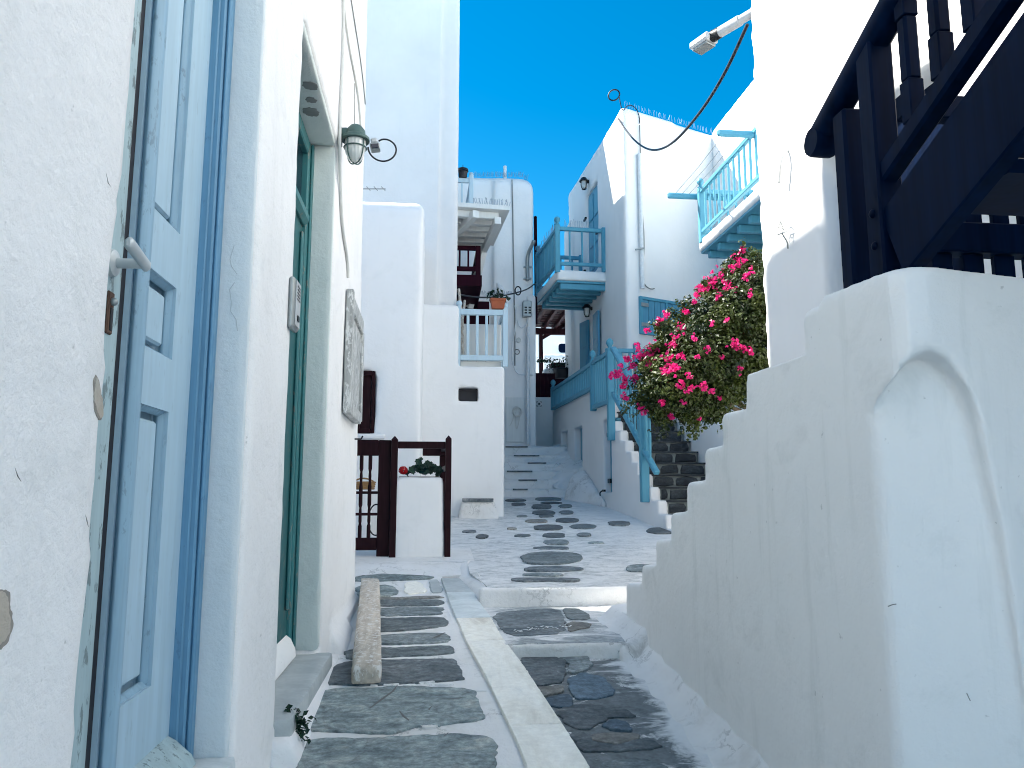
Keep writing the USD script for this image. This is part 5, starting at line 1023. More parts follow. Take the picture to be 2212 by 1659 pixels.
for (xa_, xb_, ya_, yb_) in ((1302, 1322, 905, 1064), (1240, 1258, 922, 1010), (1212, 1226, 931, 976)):
    a, b = on_t(xb_, yb_), on_t(xa_, ya_); ops.append((uu(a), uu(b), on_t((xa_ + xb_) / 2, yb_)[2], on_t((xa_ + xb_) / 2, ya_)[2]))
    tw = tw - ext_v(TA, TB, rect(*ops[-1]), -0.1, 0.16)
tw = tw + ext_v(TA, TB, rect(L1, L0, 0.3, tz - 0.15), 0.20, 0.7)
put('wall', soft(tw, 0.035, 1, 0.006, 81), WHITE, tb, smooth=60)
put('floor', tm(ext_v(TA, TB, rect(y_l + 0.01, L0, tz - 0.10, tz - 0.003), 0.05, 0.95)), WHITE_GREY, tb)
d_ = ops[0]
dd = put('door', tm(ext_v(TA, TB, rect(d_[0] + 0.01, d_[1] - 0.002, d_[2] + 0.01, d_[3] - 0.04), 0.10, 0.14)), AEGEAN, tb, label='blue cellar door')
for za, zb2 in ((0.08, 0.45), (0.52, 0.92)):
    H_ = d_[3] - d_[2]; put('panel', tm(ext_v(TA, TB, rect(d_[0] + 0.1, d_[1] - 0.1, d_[2] + H_ * za, d_[2] + H_ * zb2), 0.085, 0.099)), AEGEAN_DARK, dd)
put('lintel', tm(ext_v(TA, TB, rect(d_[0] + 0.005, d_[1] - 0.003, d_[3] - 0.039, d_[3] - 0.001), 0.09, 0.145)), AEGEAN, dd)
for zz in (0.16, 0.80): put('hinge', tm(ext_v(TA, TB, rect(d_[1] - 0.14, d_[1] - 0.002, d_[2] + H_ * zz - 0.03, d_[2] + H_ * zz + 0.03), 0.055, 0.08)), METAL_DARK, dd)
w_ = ops[1]; put('window', tm(ext_v(TA, TB, rect(w_[0] + 0.002, w_[1] - 0.002, w_[2] + 0.002, w_[3] - 0.002), 0.11, 0.15)), AEGEAN, tb, label='tall blue shutter opening')
w_ = ops[2]; put('window', tm(ext_v(TA, TB, rect(w_[0] + 0.002, w_[1] - 0.002, w_[2] + 0.002, w_[3] - 0.002), 0.11, 0.15)), WHITE_GREY, tb, label='small blocked window niche')
for k, x in enumerate((1287, 1312)):
    c = on_t(x, 1060); put('door_catch', cat_(beam(c + (-0.05, -0.06, 0), c + (-0.05, 0.06, 0), 0.03, 0.03), tube(spline([c + (-0.05, 0.03, 0), c + (-0.09, 0.04, -0.02), c + (-0.09, 0.05, -0.07)], 8), 0.01, 5)), METAL_DARK, smooth=30, label=['black iron door catch left of the blue cellar door', 'black iron door catch at the foot of the blue cellar door'][k], cat='door catch')

# stone stairs
ss = thing('stone_stairs', 'steep stone stairs with dark slate risers below the bougainvillea', 'stairs', (2.8, 8.1, z00))
U_ = np.array(TB) - np.array(TA); U_ /= np.linalg.norm(U_); NR = np.array([U_[1], -U_[0]])
core = [(stair_y0 - 8.0, 0.2)]
for k in range(nst): core += [(stair_y0 - 8.0 + tread * k, z_st[k] - 0.004), (stair_y0 - 8.0 + tread * (k + 1), z_st[k] - 0.004)]
core += [(stair_y0 - 8 + tread * nst, 0.2)]
core_m = ext_v(TA, TB, core, 0.121, 0.86)
put('core', tm(core_m), MORTAR_GREY, ss)
sgen = np.random.default_rng(12)
for k in range(nst):
    y0_ = stair_y0 - 8.0 + tread * k
    stp = put('step', tm(ext_v(TA, TB, rect(y0_ - 0.02, y0_ + tread + 0.004, z_st[k] - 0.004, z_st[k] + 0.016), 0.100, 0.87)), STEPSTONE, ss)
    cuts_ = np.sort(np.r_[0.12, 0.12 + 0.74 * (np.array([[0.24, 0.62], [0.3, 0.68], [0.2, 0.55], [0.33, 0.75], [0.27, 0.6]][k % 5]) + sgen.normal(0, 0.03, 2)), 0.86]); zlo = z_st[k] - rise + 0.02 if k else z_st[k] - rise - 0.03
    for j in range(len(cuts_) - 1):
        a, b = cuts_[j] + 0.012, cuts_[j + 1] - 0.012
        pts = []
        for (u_, z_) in ((a, zlo + 0.012), ((a + b) / 2, zlo + 0.008), (b - 0.01, zlo + 0.016), (b, (zlo + z_st[k]) / 2), (b - 0.02, z_st[k] - 0.018), ((a + b) / 2, z_st[k] - 0.012), (a + 0.015, z_st[k] - 0.02), (a, (zlo + z_st[k]) / 2)):
            p = np.array(TA) + U_ * y0_ + NR * (u_ + sgen.normal(0, 0.006)); pts.append((p[0], p[1], z_ + sgen.normal(0, 0.004)))
        put('riser_stone', plate(pts, (-U_[0], -U_[1], 0), 0.016, 0.0, k * 3 + j, 0.008), STEPSTONE, stp)
# wall on the right of the stairs
gw = thing('garden_wall', 'white wall right of the stone stairs, partly sunlit under the bougainvillea', 'wall', (3.2, 9, 0.8))
put('wall', soft(ext_v(TA, TB, [(0.0, 0.3), (3.6, 0.3), (3.6, 2.5), (2.6, 2.5), (0.4, 1.85), (0.0, 1.8)], 0.88, 1.08) + box(3.55, 5.0, 7.2, 9.0, 0.3, 2.15), 0.05, 2, 0.006, 85), WHITE_CLEAN, gw, smooth=60)

# railings of the blue terrace
XA = (2.46, 8.0); XB = (2.32, 15.6)
on_r = lambda x, y: onV(x, y, XA, XB)
rl = thing('terrace_railing', 'bright blue wooden railing along the terrace of the blue house', 'railing', on_r(1240, 850))
def vpost(parent, x, yt, yb, w=0.09, fin=True, m=AEGEAN, bottom=None):
    a = on_r(x, (yt + yb) / 2); z1, z0 = on_r(x, yt)[2], on_r(x, yb)[2]
    put('post', rbox(a[0] - w / 2, a[0] + w / 2, a[1] - w / 2, a[1] + w / 2, z0, z1, 0.008), m, parent)
    if fin:
        put('finial', lathe([(w * 0.5, 0), (w * 0.55, 0.015), (w * 0.25, 0.03), (w * 0.3, 0.05), (w * 0.55, 0.09), (w * 0.5, 0.13), (w * 0.2, 0.16), (0, 0.165)], (a[0], a[1], z1), n=14), m, parent, smooth=45)
    return a
P0 = vpost(rl, 1195, 838, 886); P1 = vpost(rl, 1281, 779, 888); P2 = vpost(rl, 1319, 755, 952, 0.095)
def span(parent, a, b, yta, ytb, yba, ybb, n, m=AEGEAN):
    (xa_, xb_) = (a, b)
    A, Bq = on_r(xa_, yta), on_r(xb_, ytb); A2, B2_ = on_r(xa_, yba), on_r(xb_, ybb)
    put('rail', beam(A, Bq, 0.07, 0.06), m, parent); put('rail', beam(A2, B2_, 0.06, 0.06), m, parent)
    for k in range(n):
        t = (k + 0.7) / (n + 0.4); u_, l_ = A + (Bq - A) * t, A2 + (B2_ - A2) * t
        put('baluster', rbox(u_[0] - 0.014, u_[0] + 0.014, u_[1] - 0.015, u_[1] + 0.015, l_[2] + 0.02, u_[2] - 0.02, 0.006), m, parent)
span(rl, 1279, 1196, 787, 842, 838, 882, 24); span(rl, 1317, 1282, 761, 784, 866, 880, 8)
srl = thing('stair_railing', 'bright blue handrail with square post on the stone stairs', 'railing', on_r(1390, 1080))
vpost(srl, 1391, 876, 1085, 0.095, False)
for (xa_, ya_, xb_, yb_, w_h) in ((1324, 752, 1412, 905, (0.085, 0.055)), (1325, 850, 1419, 1022, (0.065, 0.06))):
    put('rail', beam(on_r(xa_, ya_), on_r(xb_, yb_), *w_h, b=0.012), AEGEAN, srl)
A, Bq, A2, B2_ = on_r(1324, 752), on_r(1412, 905), on_r(1325, 850), on_r(1419, 1022)
for k in range(15):
    y = A[1] - 0.10 - k * 0.145
    if abs(y - on_r(1391, 980)[1]) < 0.08 or y < Bq[1] + 0.03: continue
    zt2 = A[2] + (Bq[2] - A[2]) * (y - A[1]) / (Bq[1] - A[1]); zb3 = A2[2] + (B2_[2] - A2[2]) * (y - A2[1]) / (B2_[1] - A2[1])
    x = XA[0] + (XB[0] - XA[0]) * (y - 8) / 7.6
    put('baluster', lathe([(0.02, 0), (0.014, 0.05), (0.018, (zt2 - zb3) * 0.5), (0.014, zt2 - zb3 - 0.05), (0.02, zt2 - zb3)], (x, y, zb3), n=8), AEGEAN, srl, smooth=40)
# small gate on the landing
lg = thing('landing_gate', 'low blue railing across the stair landing behind the flowers', 'railing', (2.9, 10.9, tz))
for k in range(7): put('baluster', rbox(2.62 + k * 0.14, 2.66 + k * 0.14, 10.98, 11.02, tz + 0.1, tz + 0.78, 0.004), AEGEAN, lg)
for z in (0.1, 0.80): put('rail', rbox(2.55, 3.6, 10.97, 11.03, tz + z - 0.03, tz + z + 0.03, 0.006), AEGEAN, lg)
put('post', rbox(2.98, 3.07, 10.95, 11.05, tz, tz + 0.92, 0.008), AEGEAN, lg)

# upper house
HA, HB = np.array([3.10, 11.8]), np.array([2.87, 15.7]); HC = np.array([5.15, 12.72])
ZH = onV(1347, 222, HA, HB)[2]
hh = thing('blue_shuttered_house', 'white two storey house with blue balcony, shutters and doors', 'house', (3.1, 12, tz))
hm = ext_z([HA, HB, (6.5, 15.9), (6.5, 12.9), HC], 0.3, ZH) + Manifold.hull_points(np.array([(HB[0] - 0.05, HB[1] - 0.5, z) for z in (0.5, ZH - 0.75)] + [(HB[0] - 0.05, HB[1] + 0.3, z) for z in (0.5, ZH - 0.75)] + [(HB[0] + 0.4, HB[1] - 0.4, z) for z in (0.5, ZH - 0.75)]))
on_h = lambda x, y: onV(x, y, HA, HB)
hu = lambda p: float(np.linalg.norm(p[:2] - HA))
HO = {}
for nm, (xa_, xb_, ya_, yb_) in {'bdoor': (1264, 1292, 405, 590), 'win': (1275, 1287, 690, 800)}.items():
    a, b = on_h(xb_, yb_), on_h(xa_, ya_); HO[nm] = (hu(a), hu(b), on_h((xa_ + xb_) / 2, yb_)[2], on_h((xa_ + xb_) / 2, ya_)[2])
    hm = hm - ext_v(HA, HB, rect(*HO[nm]), -0.3, 0.14)
put('wall', soft(hm, 0.07, 3, 0.008, 91), WHITE_CLEAN, hh, smooth=60)
o = HO['bdoor']
bd = put('door', tm(ext_v(HA, HB, rect(o[0] + 0.003, o[1] - 0.003, o[2], o[3] - 0.003), 0.06, 0.11)), AEGEAN_DARK, hh, label='tall blue balcony door')
wd_ = (o[1] - o[0]); Hd = o[3] - o[2]
for i in range(2):
    for za, zb2 in ((0.05, 0.3), (0.34, 0.62), (0.66, 0.95)):
        put('panel', tm(ext_v(HA, HB, rect(o[0] + wd_ * (0.08 + 0.46 * i), o[0] + wd_ * (0.44 + 0.46 * i), o[2] + Hd * za, o[2] + Hd * zb2), 0.045, 0.06)), AEGEAN, bd)
for i, zz in ((0, 0.50), (1, 0.62), (0, 0.12)):
    c = on_h(1300 if i == 0 else 1268, 0); 
for (x, y) in ((1295, 502), (1268, 474), (1266, 587)):
    c = on_h(x, y); put('shutter_catch', beam(c + (-0.04, -0.09, 0), c + (-0.04, 0.09, 0), 0.04, 0.035), METAL_DARK, hh)
o = HO['win']
wv_ = put('window', tm(ext_v(HA, HB, rect(o[0] + 0.002, o[1] - 0.002, o[2], o[3]), 0.09, 0.13)), PANE, hh, label='window between open blue shutters')
put('frame', cat_(ext_v(HA, HB, rect(o[0] + 0.002, o[0] + 0.07, o[2], o[3]), 0.05, 0.089), ext_v(HA, HB, rect(o[1] - 0.07, o[1] - 0.002, o[2], o[3]), 0.05, 0.089), ext_v(HA, HB, rect(o[0] + 0.071, o[1] - 0.071, o[3] - 0.07, o[3]), 0.05, 0.089)), AEGEAN, wv_)
for (ea, eb) in (((o[0] - 0.02, -0.03), (o[0] - 0.42, -0.05)), ((o[1] + 0.02, -0.03), (o[1] + 0.36, -0.10))):
    U2 = (HB - HA) / np.linalg.norm(HB - HA); N2 = np.array([U2[1], -U2[0]])
    pA, pB = HA + U2 * ea[0] + N2 * ea[1], HA + U2 * eb[0] + N2 * eb[1]; Ls = np.linalg.norm(pB - pA)
    s_ = put('shutter', tm(ext_v(pA, pB, rect(0, Ls, o[2] + 0.0, o[3] + 0.04), -0.02, 0.02)), AEGEAN_DARK, hh, label='open blue shutter leaf')
    for za, zb2 in ((0.06, 0.47), (0.53, 0.94)): 
        Hs = o[3] - o[2]; put('panel', tm(ext_v(pA, pB, rect(0.06, Ls - 0.06, o[2] + Hs * za, o[2] + Hs * zb2), -0.028, 0.028)), AEGEAN, s_)
# shuttered window on the front
on_f = lambda x, y: onV(x, y, HA, HC)
fu = lambda p: float(np.linalg.norm(p[:2] - HA))
fa, fb = on_f(1381, 725), on_f(1490, 643); u0, u1, zf_, zg_ = fu(fa), fu(fb), on_f(1400, 724)[2], on_f(1400, 644)[2]
fs = put('shutter', cat_(ext_v(HA, HC, rect(u0, u1, zf_, zg_), -0.001, 0.015)), AEGEAN_DARK, hh, label='closed blue plank shutter on the front')
npl = 8
for k in range(npl):
    a, b = u0 + 0.05 + (u1 - u0 - 0.10) * k / npl, u0 + 0.05 + (u1 - u0 - 0.10) * (k + 1) / npl
    put('plank', tm(ext_v(HA, HC, rect(a + 0.005, b - 0.005, zf_ + 0.05, zg_ - 0.05), 0.016, 0.034)), AEGEAN_DARK, fs)
put('shutter_frame', cat_(ext_v(HA, HC, rect(u0, u1, zg_ - 0.046, zg_), 0.016, 0.05), ext_v(HA, HC, rect(u0, u1, zf_, zf_ + 0.046), 0.016, 0.05), ext_v(HA, HC, rect(u0, u0 + 0.046, zf_ + 0.047, zg_ - 0.047), 0.016, 0.05), ext_v(HA, HC, rect(u0 + 0.50 * (u1 - u0) - 0.02, u0 + 0.50 * (u1 - u0) + 0.02, zf_ + 0.047, zg_ - 0.047), 0.036, 0.05)), AEGEAN, fs)
for zz in (0.25, 0.78): put('hinge', tm(ext_v(HA, HC, rect(u0 + 0.01, u0 + 0.16, zf_ + (zg_ - zf_) * zz - 0.03, zf_ + (zg_ - zf_) * zz + 0.03), 0.051, 0.06)), METAL_GREY, fs)
# downpipe and cable on the front
def ff(x, y, o=0.05): 
    n = HC - HA; n = np.array([n[1], -n[0]]) / np.linalg.norm(n); p = on_f(x, y); return p + np.r_[n * o, 0]
put('corner_downpipe', tube([ff(1377, 335, 0.05), ff(1384, 625, 0.05)], 0.035, 12), PVC, smooth=40, label='white downpipe on the front of the blue shuttered house', cat='pipe')
put('pipe_cable', tube(spline([ff(x, y, 0.03) for x, y in [(1379, 272), (1380, 300), (1381, 340), (1384, 450), (1387, 560), (1392, 618), (1400, 624), (1411, 624)]], 60), 0.010, 6), WIRE_GREY, smooth=True, label='thin grey cable beside the white downpipe', cat='cable')
put('pipe_clamp', beam(ff(1368, 541, 0.05), ff(1384, 539, 0.1), 0.03, 0.025), METAL_GREY, label='small clamp on the white downpipe', cat='clamp')
def lantern(x, y, label):
    c = on_h(x, y); n2 = -N2; c = c - np.r_[N2 * 0.10, 0]
    L = thing('wall_lantern', label, 'lamp', c, 'caged lamps on the blue shuttered house')
    put('cap', lathe([(0, 0.13), (0.05, 0.12), (0.075, 0.08), (0.09, 0.06), (0.09, 0.045), (0.06, 0.045)], c, n=14), METAL_DARK, L, smooth=40)
    put('glass', lathe([(0.06, 0.045), (0.065, -0.03), (0.05, -0.09), (0, -0.11)], c, n=14), GLASS_RIBBED, L, smooth=50)
    put('cage', cat_(*[tube(spline([c + (a * math.cos(q), a * math.sin(q), z) for a, z in ((0.07, 0.045), (0.072, -0.03), (0.055, -0.09), (0, -0.115))], 8), 0.008, 5) for q in np.arange(4) * math.pi / 2 + 0.5]), METAL_DARK, L, smooth=40)
    put('bracket', beam(c + (0.0, 0, 0.05), c + np.r_[N2 * 0.11, 0.05], 0.05, 0.06), METAL_DARK, L)
lantern(1272, 398, 'caged lamp above the tall blue balcony door'); lantern(1279, 672, 'caged lamp under the blue balcony')
# blue balcony on the alley side
def balcony(name, label, corners, z0, th_, m, railh, nj, post_pts, nb_side, nb_end, fascia=True):
    """corners: inner near, outer near, outer far, inner far (plan)"""
    c = [np.array(p, float) for p in corners]; T = thing(name, label, 'balcony', (*c[1], z0))
    put('slab', soft(ext_z(c, z0, z0 + th_), 0.06, 1, 0.003), WHITE_CLEAN, T, smooth=50)
    ctr_ = sum(c) / 4; ins = [p + (ctr_ - p) * 0.03 for p in c]
    put('soffit_board', tm(ext_z(ins, z0 - 0.04, z0 - 0.004)), m, T)
    for k in range(nj):
        t = (k + 0.35) / nj; a, b = c[0] + (c[3] - c[0]) * t, c[1] + (c[2] - c[1]) * t; b = b + (a - b) * 0.08
        put('joist', beam((*a, z0 - 0.095), (*b, z0 - 0.095), 0.10, 0.108, b=0.012), m, T)
    zt_ = z0 + th_
    def leg(p, q, n, pa, pb):
        d = (q - p) / np.linalg.norm(q - p)
        for z, h_ in ((zt_ + railh, 0.07), (zt_ + 0.12, 0.06)): put('rail', beam((*(p + d * 0.04), z), (*(q - d * 0.04), z), 0.06, h_, b=0.008), m, T)
        for k in range(n):
            r_ = p + (q - p) * (k + 1) / (n + 1); put('baluster', rbox(r_[0] - 0.016, r_[0] + 0.016, r_[1] - 0.016, r_[1] + 0.016, zt_ + 0.13, zt_ + railh - 0.03, 0.006), m, T)
    off = [p + (ctr_ - p) * 0.05 for p in c]; off[0] = c[0] + (off[1] - c[1]) ; off[3] = c[3] + (off[2] - c[2])
    leg(off[0], off[1], nb_end, 0, 0); leg(off[1], off[2], nb_side, 0, 0); leg(off[2], off[3], nb_end, 0, 0)
    for p, f in ((off[1], 1), (off[2], 1), (off[0] + (off[1] - off[0]) * 0.05, 0), (off[3] + (off[2] - off[3]) * 0.05, 0)):
        put('post', rbox(p[0] - 0.045, p[0] + 0.045, p[1] - 0.045, p[1] + 0.045, zt_ - 0.05 * f, zt_ + railh + 0.06, 0.008), m, T)
        if f: put('finial', lathe([(0.04, 0), (0.05, 0.015), (0.02, 0.03), (0.03, 0.05), (0.055, 0.09), (0.05, 0.13), (0.02, 0.155), (0, 0.16)], (*p, zt_ + railh + 0.06), n=14), m, T, smooth=45)
    return T, zt_
i0 = on_h(1309, 600); zs = i0[2]
n0 = onY(1203, 607, i0[1] - 0.05)
zs0 = onY(1255, 607, i0[1])[2]; zs1 = onY(1255, 585, i0[1])[2]
f0 = onZ(1159, 655, zs0); inner_far = on_h(1215, 640)
far_y = i0[1] + 2.3
U2 = (HB - HA) / np.linalg.norm(HB - HA); N2 = np.array([U2[1], -U2[0]])
ow = float(np.dot(HA - n0[:2], N2)) * 1.0
near_in = i0[:2] + N2 * 0.01; near_out = n0[:2]; far_out = f0[:2]; far_in = near_in + (far_out - near_out) * 1.0 + 0.0
t_in = U2 * np.dot(far_out - near_out, U2); far_in = near_in + t_in
bal, zt_b = balcony('blue_balcony', 'blue railed balcony on the alley side of the shuttered house', [near_in, near_out, far_out, far_in], zs0, zs1 - zs0, AEGEAN, onY(1260, 496, i0[1])[2] - zs1, 6, None, 13, 3)
spikes('bird_spikes', 'bird spikes along the blue balcony handrail', [np.r_[near_out + (far_out - near_out) * t, onY(1260, 493, i0[1])[2]] for t in np.linspace(0.02, 0.98, 36)] + [np.r_[near_out + (near_in - near_out) * t, onY(1260, 493, i0[1])[2]] for t in np.linspace(0.15, 0.6, 14)], 0.13, 1, r=0.003, seed=6)
spikes('bird_spikes', 'fine bird spikes along the roof of the blue shuttered house', [np.r_[HA + (HC - HA) * t, ZH - 0.02] for t in np.linspace(0.02, 0.98, 60)], 0.10, 1, r=0.0016, seed=7)
# house with the second balcony on the far right
XG = 4.95
ghs = thing('far_right_house', 'sunlit white house with blue balcony behind the bougainvillea', 'house', (XG, 10, 0.8))
zgt = onX(1600, 198, XG)[2]
put('wall', soft(box(XG, 9.0, 5.0, 12.75, 0.3, zgt), 0.09, 3, 0.01, 95), WHITE_CLEAN, ghs, smooth=60)
XO = 4.10
gz0 = onX(1508, 548, XO)[2]; gz1 = onX(1508, 524, XO)[2]; gy1 = onX(1508, 500, XO)[1]
gb, gzt = balcony('blue_balcony', 'blue railed balcony on the far right house above the bougainvillea', [(XG - 0.005, 6.3), (XO, 6.3), (XO, gy1), (XG - 0.005, gy1)], gz0, gz1 - gz0, AEGEAN, onX(1520, 404, XO)[2] - gz1, 13, None, 24, 5)
ca = thing('clothes_line', 'blue clothesline arms with thin lines on the far right balcony', 'clothesline', (XO, gy1, gz1))
yN = onX(1566, 288, XO - 0.42)[1]; zc1 = onX(1445, 423, XO - 0.42)[2]
ya1 = onX(1443, 423, XO - 0.42)[1]
zc2 = onX(1566, 288, XO - 0.42)[2]
yA1 = gy1 - 0.02
xarm = onY(1442, 423, yA1)[0]; zarm = onY(1480, 424, yA1)[2]
yA2 = onX(1566, 288, xarm)[1]; zarm2 = zarm
put('arm', rbox(xarm, XO + 0.65, yA1 - 0.03, yA1 + 0.03, zarm - 0.045, zarm + 0.045, 0.02), AEGEAN, ca)
yA2 = onZ(1566, 288, zarm)[1]
put('arm', rbox(xarm, XO + 0.65, yA2 - 0.03, yA2 + 0.03, zarm - 0.045, zarm + 0.045, 0.02), AEGEAN, ca)
for k in range(4):
    x = xarm + 0.12 + 0.11 * k; put('line', tube([(x, yA1, zarm + 0.03), (x, (yA1 + yA2) / 2, zarm - 0.0), (x, yA2, zarm + 0.03)], 0.0035, 4), WIRE_GREY, ca)

# ------------------------------------------------------------------ cable from the right house to the corner of the shuttered house
c_a = onX(1616, 48, XR); c_a = np.array([XR + 0.05, c_a[1], c_a[2]]); c_b = np.r_[HA - (0.06, 0.06), onV(1333, 258, HA, HB)[2]]
pts = [onV(x, y, c_a[:2], c_b[:2]) for x, y in [(1614, 54), (1597, 92), (1578, 133), (1553, 180), (1524, 226), (1492, 268), (1460, 302), (1437, 318), (1415, 324), (1393, 319), (1370, 302), (1350, 278), (1335, 256)]]
put('overhead_cable', tube(spline(pts, 80), 0.013, 8), RUBBER, smooth=True, label='thick black cable sagging from the lamp to the shuttered house corner', cat='cable')
cr = np.r_[HA - (0.07, 0.06), onV(1322, 247, HA, HB)[2]]
put('cable_coil', cat_(tube([cr + (0.085 * math.cos(q) - 0.085, -0.04 * math.cos(q), 0.095 * math.sin(q)) for q in np.linspace(0, 2 * math.pi, 33)], 0.012, 7), tube(spline([cr + (0.0, 0.0, 0.0), ff(1346, 238, 0.03), ff(1356, 229, 0.02), ff(1367, 231, 0.02), ff(1376, 243, 0.02), ff(1379, 268, 0.02)], 30), 0.008, 6)), RUBBER, smooth=True, label='black cable coil at the roof corner of the shuttered house', cat='cable')

# ------------------------------------------------------------------ things between the rear house and the shuttered house
YV = 15.2
fw = thing('far_wall', 'low white wall with tile vent at the head of the steps', 'wall', onY(1170, 950, YV))
x0_, x1_ = onY(1140, 900, YV)[0], onY(1205, 900, YV)[0]
put('wall', soft(box(x0_, x1_ + 1.0, YV, YV + 0.25, 0.8, onY(1170, 857, YV)[2]), 0.06, 2, 0.005, 97), WHITE, fw, smooth=50)
for k, (xc, yc, Yv) in enumerate(((1122, 872.5, YB3 - 0.12), (1164.5, 872.6, YV))):
    c = onY(xc, yc, Yv - 0.012); s = abs(onY(xc + 5.8, yc, Yv)[0] - onY(xc, yc, Yv)[0]); tl = thing('vent_tile', ['white vent tile with a dark diamond on the rear house', 'white vent tile with a dark diamond on the low far wall'][k], 'vent', c)
    put('tile', rbox(c[0] - s, c[0] + s, c[1], c[1] + 0.03, c[2] - s, c[2] + s, 0.003), WHITE_CLEAN, tl)
    def dpl(pts): return tm(ext_y([(c[0] + s * u_, c[2] + s * v_) for u_, v_ in pts], c[1] - 0.006, c[1] - 0.001))
    put('diamond', dpl([(0.5, 0), (0, 0.5), (-0.5, 0), (0, -0.5)]), DARK_IN, tl)
    for su in (-1, 1):
        for sv in (-1, 1): put('corner_hole', dpl([(0.92 * su, 0.92 * sv), (0.36 * su, 0.92 * sv), (0.92 * su, 0.36 * sv)]), DARK_IN, tl)
rf = thing('red_fence', 'dark red board fence on the low far wall', 'fence', onY(1175, 850, YV + 0.1))
zA_, zB_ = onY(1170, 856, YV)[2], onY(1170, 805, YV)[2]
for k in range(6): 
    xx0 = onY(1153, 830, YV)[0] + k * 0.075; put('board', rbox(xx0, xx0 + 0.073, YV + 0.05, YV + 0.08, zA_ - 0.02, zB_, 0.004), OXBLOOD, rf)
put('board', rbox(onY(1199, 830, YV)[0], onY(1240, 830, YV)[0], YV + 0.05, YV + 0.08, zA_ - 0.02, onY(1170, 817, YV)[2], 0.004), OXBLOOD, rf)
YP = 18.5
Pq = lambda x, y, Y=YP: onY(x, y, Y)
pw = thing('terrace_parapet', 'white stepped parapet behind the dark red fence', 'wall', Pq(1190, 810))
put('wall', soft(box(Pq(1140, 800)[0], Pq(1200, 800)[0], YP - 2.6, YP - 2.4, 1.5, Pq(1190, 795, YP - 2.6)[2]) + box(Pq(1195, 800)[0], Pq(1260, 800)[0], YP - 2.6, YP - 2.4, 1.5, Pq(1190, 814, YP - 2.6)[2]), 0.07, 2, 0.005), WHITE, pw, smooth=50)
pl = thing('red_planter', 'dark red planter box with plants on the white parapet', 'planter', Pq(1195, 790))
put('box', rbox(Pq(1159, 790)[0], Pq(1240, 790)[0], YP - 2.3, YP - 2.0, Pq(1190, 795, YP - 2.3)[2], Pq(1190, 783, YP - 2.3)[2], 0.01), OXBLOOD, pl)
lr = np.random.default_rng(9); lp_ = np.array([onY(lr.uniform(1160, 1190), 783 - abs(lr.normal(0, 4)), YP - 2.15) for _ in range(160)]); nn = lr.normal(size=lp_.shape); nn /= np.linalg.norm(nn, axis=1, keepdims=True)
put('leaves', leaf_cloud(lp_, nn, 0.05, lr), LEAF_DARK, pl, smooth=False, kind='stuff')
dp = thing('dark_planted_pot', 'dark pot with a spreading plant left of the blue house', 'flower pot', onY(1216, 808, YP - 2.5))
dc = onY(1215, 812, YP - 2.75)
put('pot', lathe([(0, -0.06), (0.16, -0.06), (0.20, 0.12), (0.22, 0.13), (0.20, 0.15), (0, 0.14)], dc, n=16), POT_BLACK, dp, smooth=40)
lp_ = dc + (0, 0, 0.22) + lr.normal(0, 1, (220, 3)) * [0.16, 0.1, 0.07]; nn = lr.normal(size=lp_.shape); nn /= np.linalg.norm(nn, axis=1, keepdims=True)
put('leaves', leaf_cloud(lp_, nn, 0.06, lr), LEAF_DARK, dp, smooth=False, kind='stuff')
pg = thing('pergola', 'dark brown timber pergola behind the rear house', 'pergola', Pq(1168, 790))
zpt = Pq(1170, 730)[2]
put('post', rbox(Pq(1165, 760)[0], Pq(1173, 760)[0], YP, YP + 0.12, 2.0, zpt + 0.1, 0.006), BROWN, pg)
xl_, xr_ = Pq(1140, 720)[0], Pq(1262, 720)[0]
put('beam', rbox(xl_, xr_, YP, YP + 0.12, zpt + 0.101, zpt + 0.25, 0.006), BROWN, pg)
put('beam', rbox(xl_, xr_, YP - 2.6, YP - 2.48, zpt + 0.101, zpt + 0.25, 0.006), BROWN, pg)
for k in range(14): put('slat', rbox(xl_ + 0.0, xr_, YP - 2.9 + 0.24 * k, YP - 2.9 + 0.24 * k + 0.20, zpt + 0.36, zpt + 0.39, 0.004), BROWN, pg)
for k in range(6): put('rafter', rbox(xl_ + 0.12 + 0.27 * k, xl_ + 0.19 + 0.27 * k, YP - 2.9, YP + 0.5, zpt + 0.251, zpt + 0.355, 0.004), BROWN, pg)
put('brace', beam((Pq(1170, 732)[0], YP + 0.06, zpt - 0.0), (Pq(1229, 704)[0], YP + 0.06, zpt + 0.42), 0.06, 0.09), BROWN, pg)
fh = thing('farthest_house', 'distant white house with a dark window beyond the pergola', 'house', onY(1200, 760, 23))
YF = 23.0
fo = (onY(1207, 750, YF)[0], onY(1232, 750, YF)[0], onY(1215, 761, YF)[2], onY(1215, 741, YF)[2])
put('wall', soft(box(-1.0, 8.0, YF, YF + 3, 1.0, onY(1200, 676, YF)[2]) - box(fo[0], fo[1], YF - 0.1, YF + 0.15, fo[2], fo[3]), 0.12, 2, 0.008), WHITE, fh, smooth=50)
put('window', rbox(fo[0] + 0.005, fo[1] - 0.005, YF + 0.08, YF + 0.12, fo[2] + 0.005, fo[3] - 0.005, 0.004), NAVY, fh)
put('parapet', soft(box(onY(1172, 780, 21)[0], onY(1250, 780, 21)[0], 21.0, 21.4, 1.0, onY(1200, 764, 21)[2]), 0.08, 2, 0.006), WHITE_CLEAN, fh, smooth=50)
pk = onY(1156.5, 470, 15.0); put('dark_pole', cat_(tube([pk, onY(1158, 700, 15.0)], 0.032, 10), ball(pk, 0.034, 2)), OXBLOOD, smooth=True, label='thin dark red pole beside the rear house corner', cat='pole')

